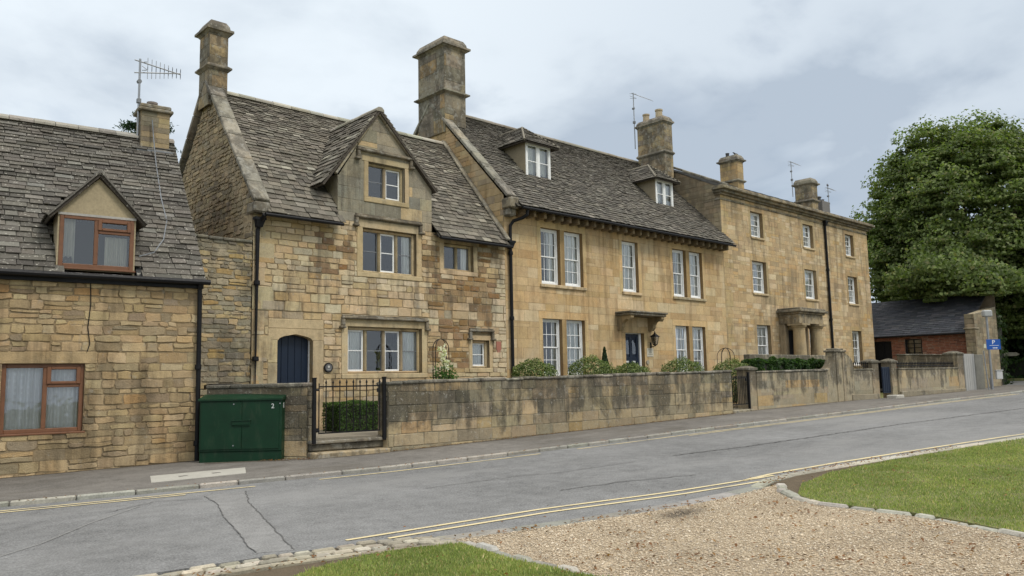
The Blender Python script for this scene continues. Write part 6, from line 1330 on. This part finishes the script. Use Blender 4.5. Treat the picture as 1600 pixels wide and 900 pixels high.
# dark evergreen behind the low cottage
t = thing('cedar_tree', (8.95, 28, .5), 'dark evergreen conifer showing above the low cottage ridge behind its chimney', 'tree'); b = MB(); b.tube([(8.95, 28, .3), (8.95, 28, 6), (8.95, 28, 10.9)], [.28, .2, .03], 8, (.1, .08, .06)); n_ = []; cpts = []
rg = random.Random(4)
for i in range(64):
    z = 3.5 + 7.5 * (i / 64) ** .9; a = i * 2.4; L = (1.95 - .15 * (z - 3.5)) * rg.uniform(.6, 1.25); d = Vector((math.cos(a), math.sin(a), 0)); q = [Vector((8.95, 28, z)) + d * L * k + Vector((0, 0, .35 * L * (k - 1.25 * k * k))) for k in (0, .35, .7, 1)]; b.tube(q, [.04, .03, .02, .006], 5, (.1, .08, .05)); cpts += [(p, L, d) for p in q[1:]] + [(q[1].lerp(q[2], .5), L, d), (q[2].lerp(q[3], .5), L, d)]
obj('trunk', b, M_BARK, t); P = []
for p, L, d in cpts:
    for k in range(40): P.append((p.x + rg.gauss(0, .15), p.y + rg.gauss(0, .15), p.z - abs(rg.gauss(0, .08)) + .03))
P = np.array(P); V, F, C = leaves(P, rs.normal(size=P.shape) * .6 + np.array([0, 0, .8]), .16, mixc(len(P), [(.018, .042, .022), (.028, .06, .03), (.012, .03, .016)], [2, 2, 1]), .30, .2, rs, .8); nob('crown', V, F, C, M_LEAF, t)

# ------------------------------------------------------------------ grass, pebbles, fallen leaves
def pip(x, y, poly):
    ins = np.zeros(len(x), bool); j = len(poly) - 1
    for i in range(len(poly)):
        xi, yi = poly[i]; xj, yj = poly[j]; c = ((yi > y) != (yj > y)) & (x < (xj - xi) * (y - yi) / (yj - yi + 1e-12) + xi); ins ^= c; j = i
    return ins
def scatter(poly, n, box, rs):
    x = rs.uniform(box[0], box[1], n); y = rs.uniform(box[2], box[3], n); k = pip(x, y, poly); return x[k], y[k]
def grass(name, poly, n, box, h, loc, keep=None):
    x, y = scatter(poly, n, box, rs); m_ = len(x); a = rs.uniform(0, 6.283, m_); hh = h * rs.uniform(.5, 1.3, m_); wd = hh * rs.uniform(.09, .16, m_) + .003; ln = rs.normal(0, .35, (m_, 2)) * hh[:, None]
    pk = np.array([mnoise.noise(Vector((p * 1.7, q * 1.7, 9))) + .7 * mnoise.noise(Vector((p * 6, q * 6, 3))) for p, q in zip(x, y)])
    kp = rs.uniform(0, 1, m_) < np.clip(1.05 - .9 * np.clip(pk, 0, 1), .25, 1); x, y, a, hh, wd, ln, pk = x[kp], y[kp], a[kp], hh[kp] * (1 + .5 * np.clip(-pk[kp], 0, 1)), wd[kp], ln[kp], pk[kp]; m_ = len(x)
    z = .02 * x + (.005 if poly is LAWN_G else .025); b0 = np.stack([x - np.cos(a) * wd, y - np.sin(a) * wd, z], 1); b1 = np.stack([x + np.cos(a) * wd, y + np.sin(a) * wd, z], 1); tp = np.stack([x + ln[:, 0], y + ln[:, 1], z + hh], 1)
    V = np.stack([b0, b1, tp], 1).reshape(-1, 3); F = np.arange(m_ * 3).reshape(m_, 3); pn = np.array([mnoise.noise(Vector((p * .9, q * .9, 0))) + .5 * mnoise.noise(Vector((p * 3.5, q * 3.5, 5))) for p, q in zip(x, y)])
    C = mixc(m_, [(.23, .275, .085), (.27, .315, .105), (.165, .21, .065), (.44, .37, .19), (.15, .20, .075)], [3, 3, 2, 1.1, .8], .25) * (1.15 + .28 * pn)[:, None]; C = C * np.array([1, 1, 1]) + np.clip(pn, 0, 1)[:, None] * np.array([.05, .022, .008])
    o = nob(name, V, F, np.repeat(C, 3, 0), M_GRASS, None, loc); o['kind'] = 'stuff'; return o
grass('lawn_grass', LAWN_G, 150000, (8.2, 16, .5, 5.5), .028, (9, 3, .2)); grass('lawn_grass', LAWN_G, 60000, (14, 26, .5, 5.3), .035, (18, 3, .35)); grass('lawn_grass', LAWN_N, 110000, (2.2, 4.85, 3.6, 6.5), .024, (4, 5, .1)); grass('lawn_grass', LAWN_N, 40000, (-3, 4.85, -1, 6.8), .04, (1, 3, .05))
x, y = scatter(GRAV, 140000, (4.7, 9.7, 1.0, 6.3), rs); x2, y2 = scatter(GRAV, 8000, (4.7, 9.7, 5.0, 6.4), rs); x = np.r_[x, x2]; y = np.r_[y, y2]; m_ = len(x)
sz = rs.gamma(3.0, .0015, m_) + .0026; oc = np.array([(1, 0, 0), (-1, 0, 0), (0, 1, 0), (0, -1, 0), (0, 0, 1), (0, 0, -1)], float); of = np.array([(0, 2, 4), (2, 1, 4), (1, 3, 4), (3, 0, 4), (2, 0, 5), (1, 2, 5), (3, 1, 5), (0, 3, 5)])
sc3 = np.stack([sz * rs.uniform(.8, 1.5, m_), sz * rs.uniform(.7, 1.1, m_), sz * rs.uniform(.25, .5, m_)], 1); a = rs.uniform(0, 6.283, m_); ov = oc[None] * sc3[:, None] * rs.uniform(.75, 1.2, (m_, 6, 1)); X = ov[..., 0] * np.cos(a)[:, None] - ov[..., 1] * np.sin(a)[:, None]; Y = ov[..., 0] * np.sin(a)[:, None] + ov[..., 1] * np.cos(a)[:, None]
V = np.stack([X + x[:, None], Y + y[:, None], ov[..., 2] + (.02 * x + .0)[:, None]], 2).reshape(-1, 3); F = (of[None] + (np.arange(m_) * 6)[:, None, None]).reshape(-1, 3)
pn = np.array([mnoise.noise(Vector((p * 1.1, q * 1.1, 2))) for p, q in zip(x, y)])
C = mixc(m_, [(.46, .375, .26), (.52, .435, .315), (.38, .295, .195), (.29, .22, .14), (.60, .53, .42), (.23, .19, .145)], [4, 3, 3, 1.8, .9, .8], .15) * (1.12 + .22 * pn)[:, None]
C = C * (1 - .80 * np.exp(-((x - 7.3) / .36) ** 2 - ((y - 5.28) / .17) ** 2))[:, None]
o = nob('gravel_pebbles', V, F, np.repeat(C, 6, 0), M_VC, None, (7, 4, .1)); o['kind'] = 'stuff'
# fallen leaves: on the gravel, along the kerbs and against the walls
P = []
xg, yg = scatter(GRAV, 420, (4.7, 9.7, 1, 6.4), rs); P += [(p, q, .012) for p, q in zip(xg, yg)]
for pts, s_, n, off in ((KF[1:14], .10, 420, .045), ([(9.3, 13.80), (21.9, 13.68)], .07, 420, .042), ([(7.0, 14.75), (7.75, 14.15)], .07, 90, .042), (YN, .25, 18, -.03), ([(9.45, 5.55), (10.65, 5.72), (12.3, 5.5), (15, 5.05)], .06, 260, .04), ([(4.9, 6.25), (6.2, 5.85), (8.4, 5.45)], .06, 130, .01), ([(2.4, 6.75), (4.5, 6.1)], .08, 70, .03)):
    at, L = along(pts)
    for i in range(n): p, d = at(rg.uniform(0, L)); k = rg.gauss(0, s_); P.append((p.x - d.y * k, p.y + d.x * k, off))
for i in range(34):
    cx_, cy_ = rg.uniform(5, 8.4), rg.uniform(1.5, 5.3); P += [(cx_ + rg.gauss(0, .16), cy_ + rg.gauss(0, .10), .012) for _ in range(10)]
xl, yl = scatter(LAWN_G, 240, (8.2, 18, 1, 5.4), rs); P += [(p, q, .06) for p, q in zip(xl, yl)]; xl, yl = scatter(LAWN_N, 80, (2.2, 4.8, 3.6, 6.3), rs); P += [(p, q, .06) for p, q in zip(xl, yl)]
P = np.array(P); P[:, 2] += .02 * P[:, 0] + .006; V, F, C = leaves(P, rs.normal(size=P.shape) * .25 + np.array([0, 0, 1]), .038, mixc(len(P), [(.25, .115, .045), (.19, .085, .035), (.30, .17, .07), (.10, .06, .03)], [3, 3, 1.2, 1.2]), .6, .4); o = nob('fallen_leaves', V, F, C, M_LEAF, None, (8, 9, .15)); o['kind'] = 'stuff'
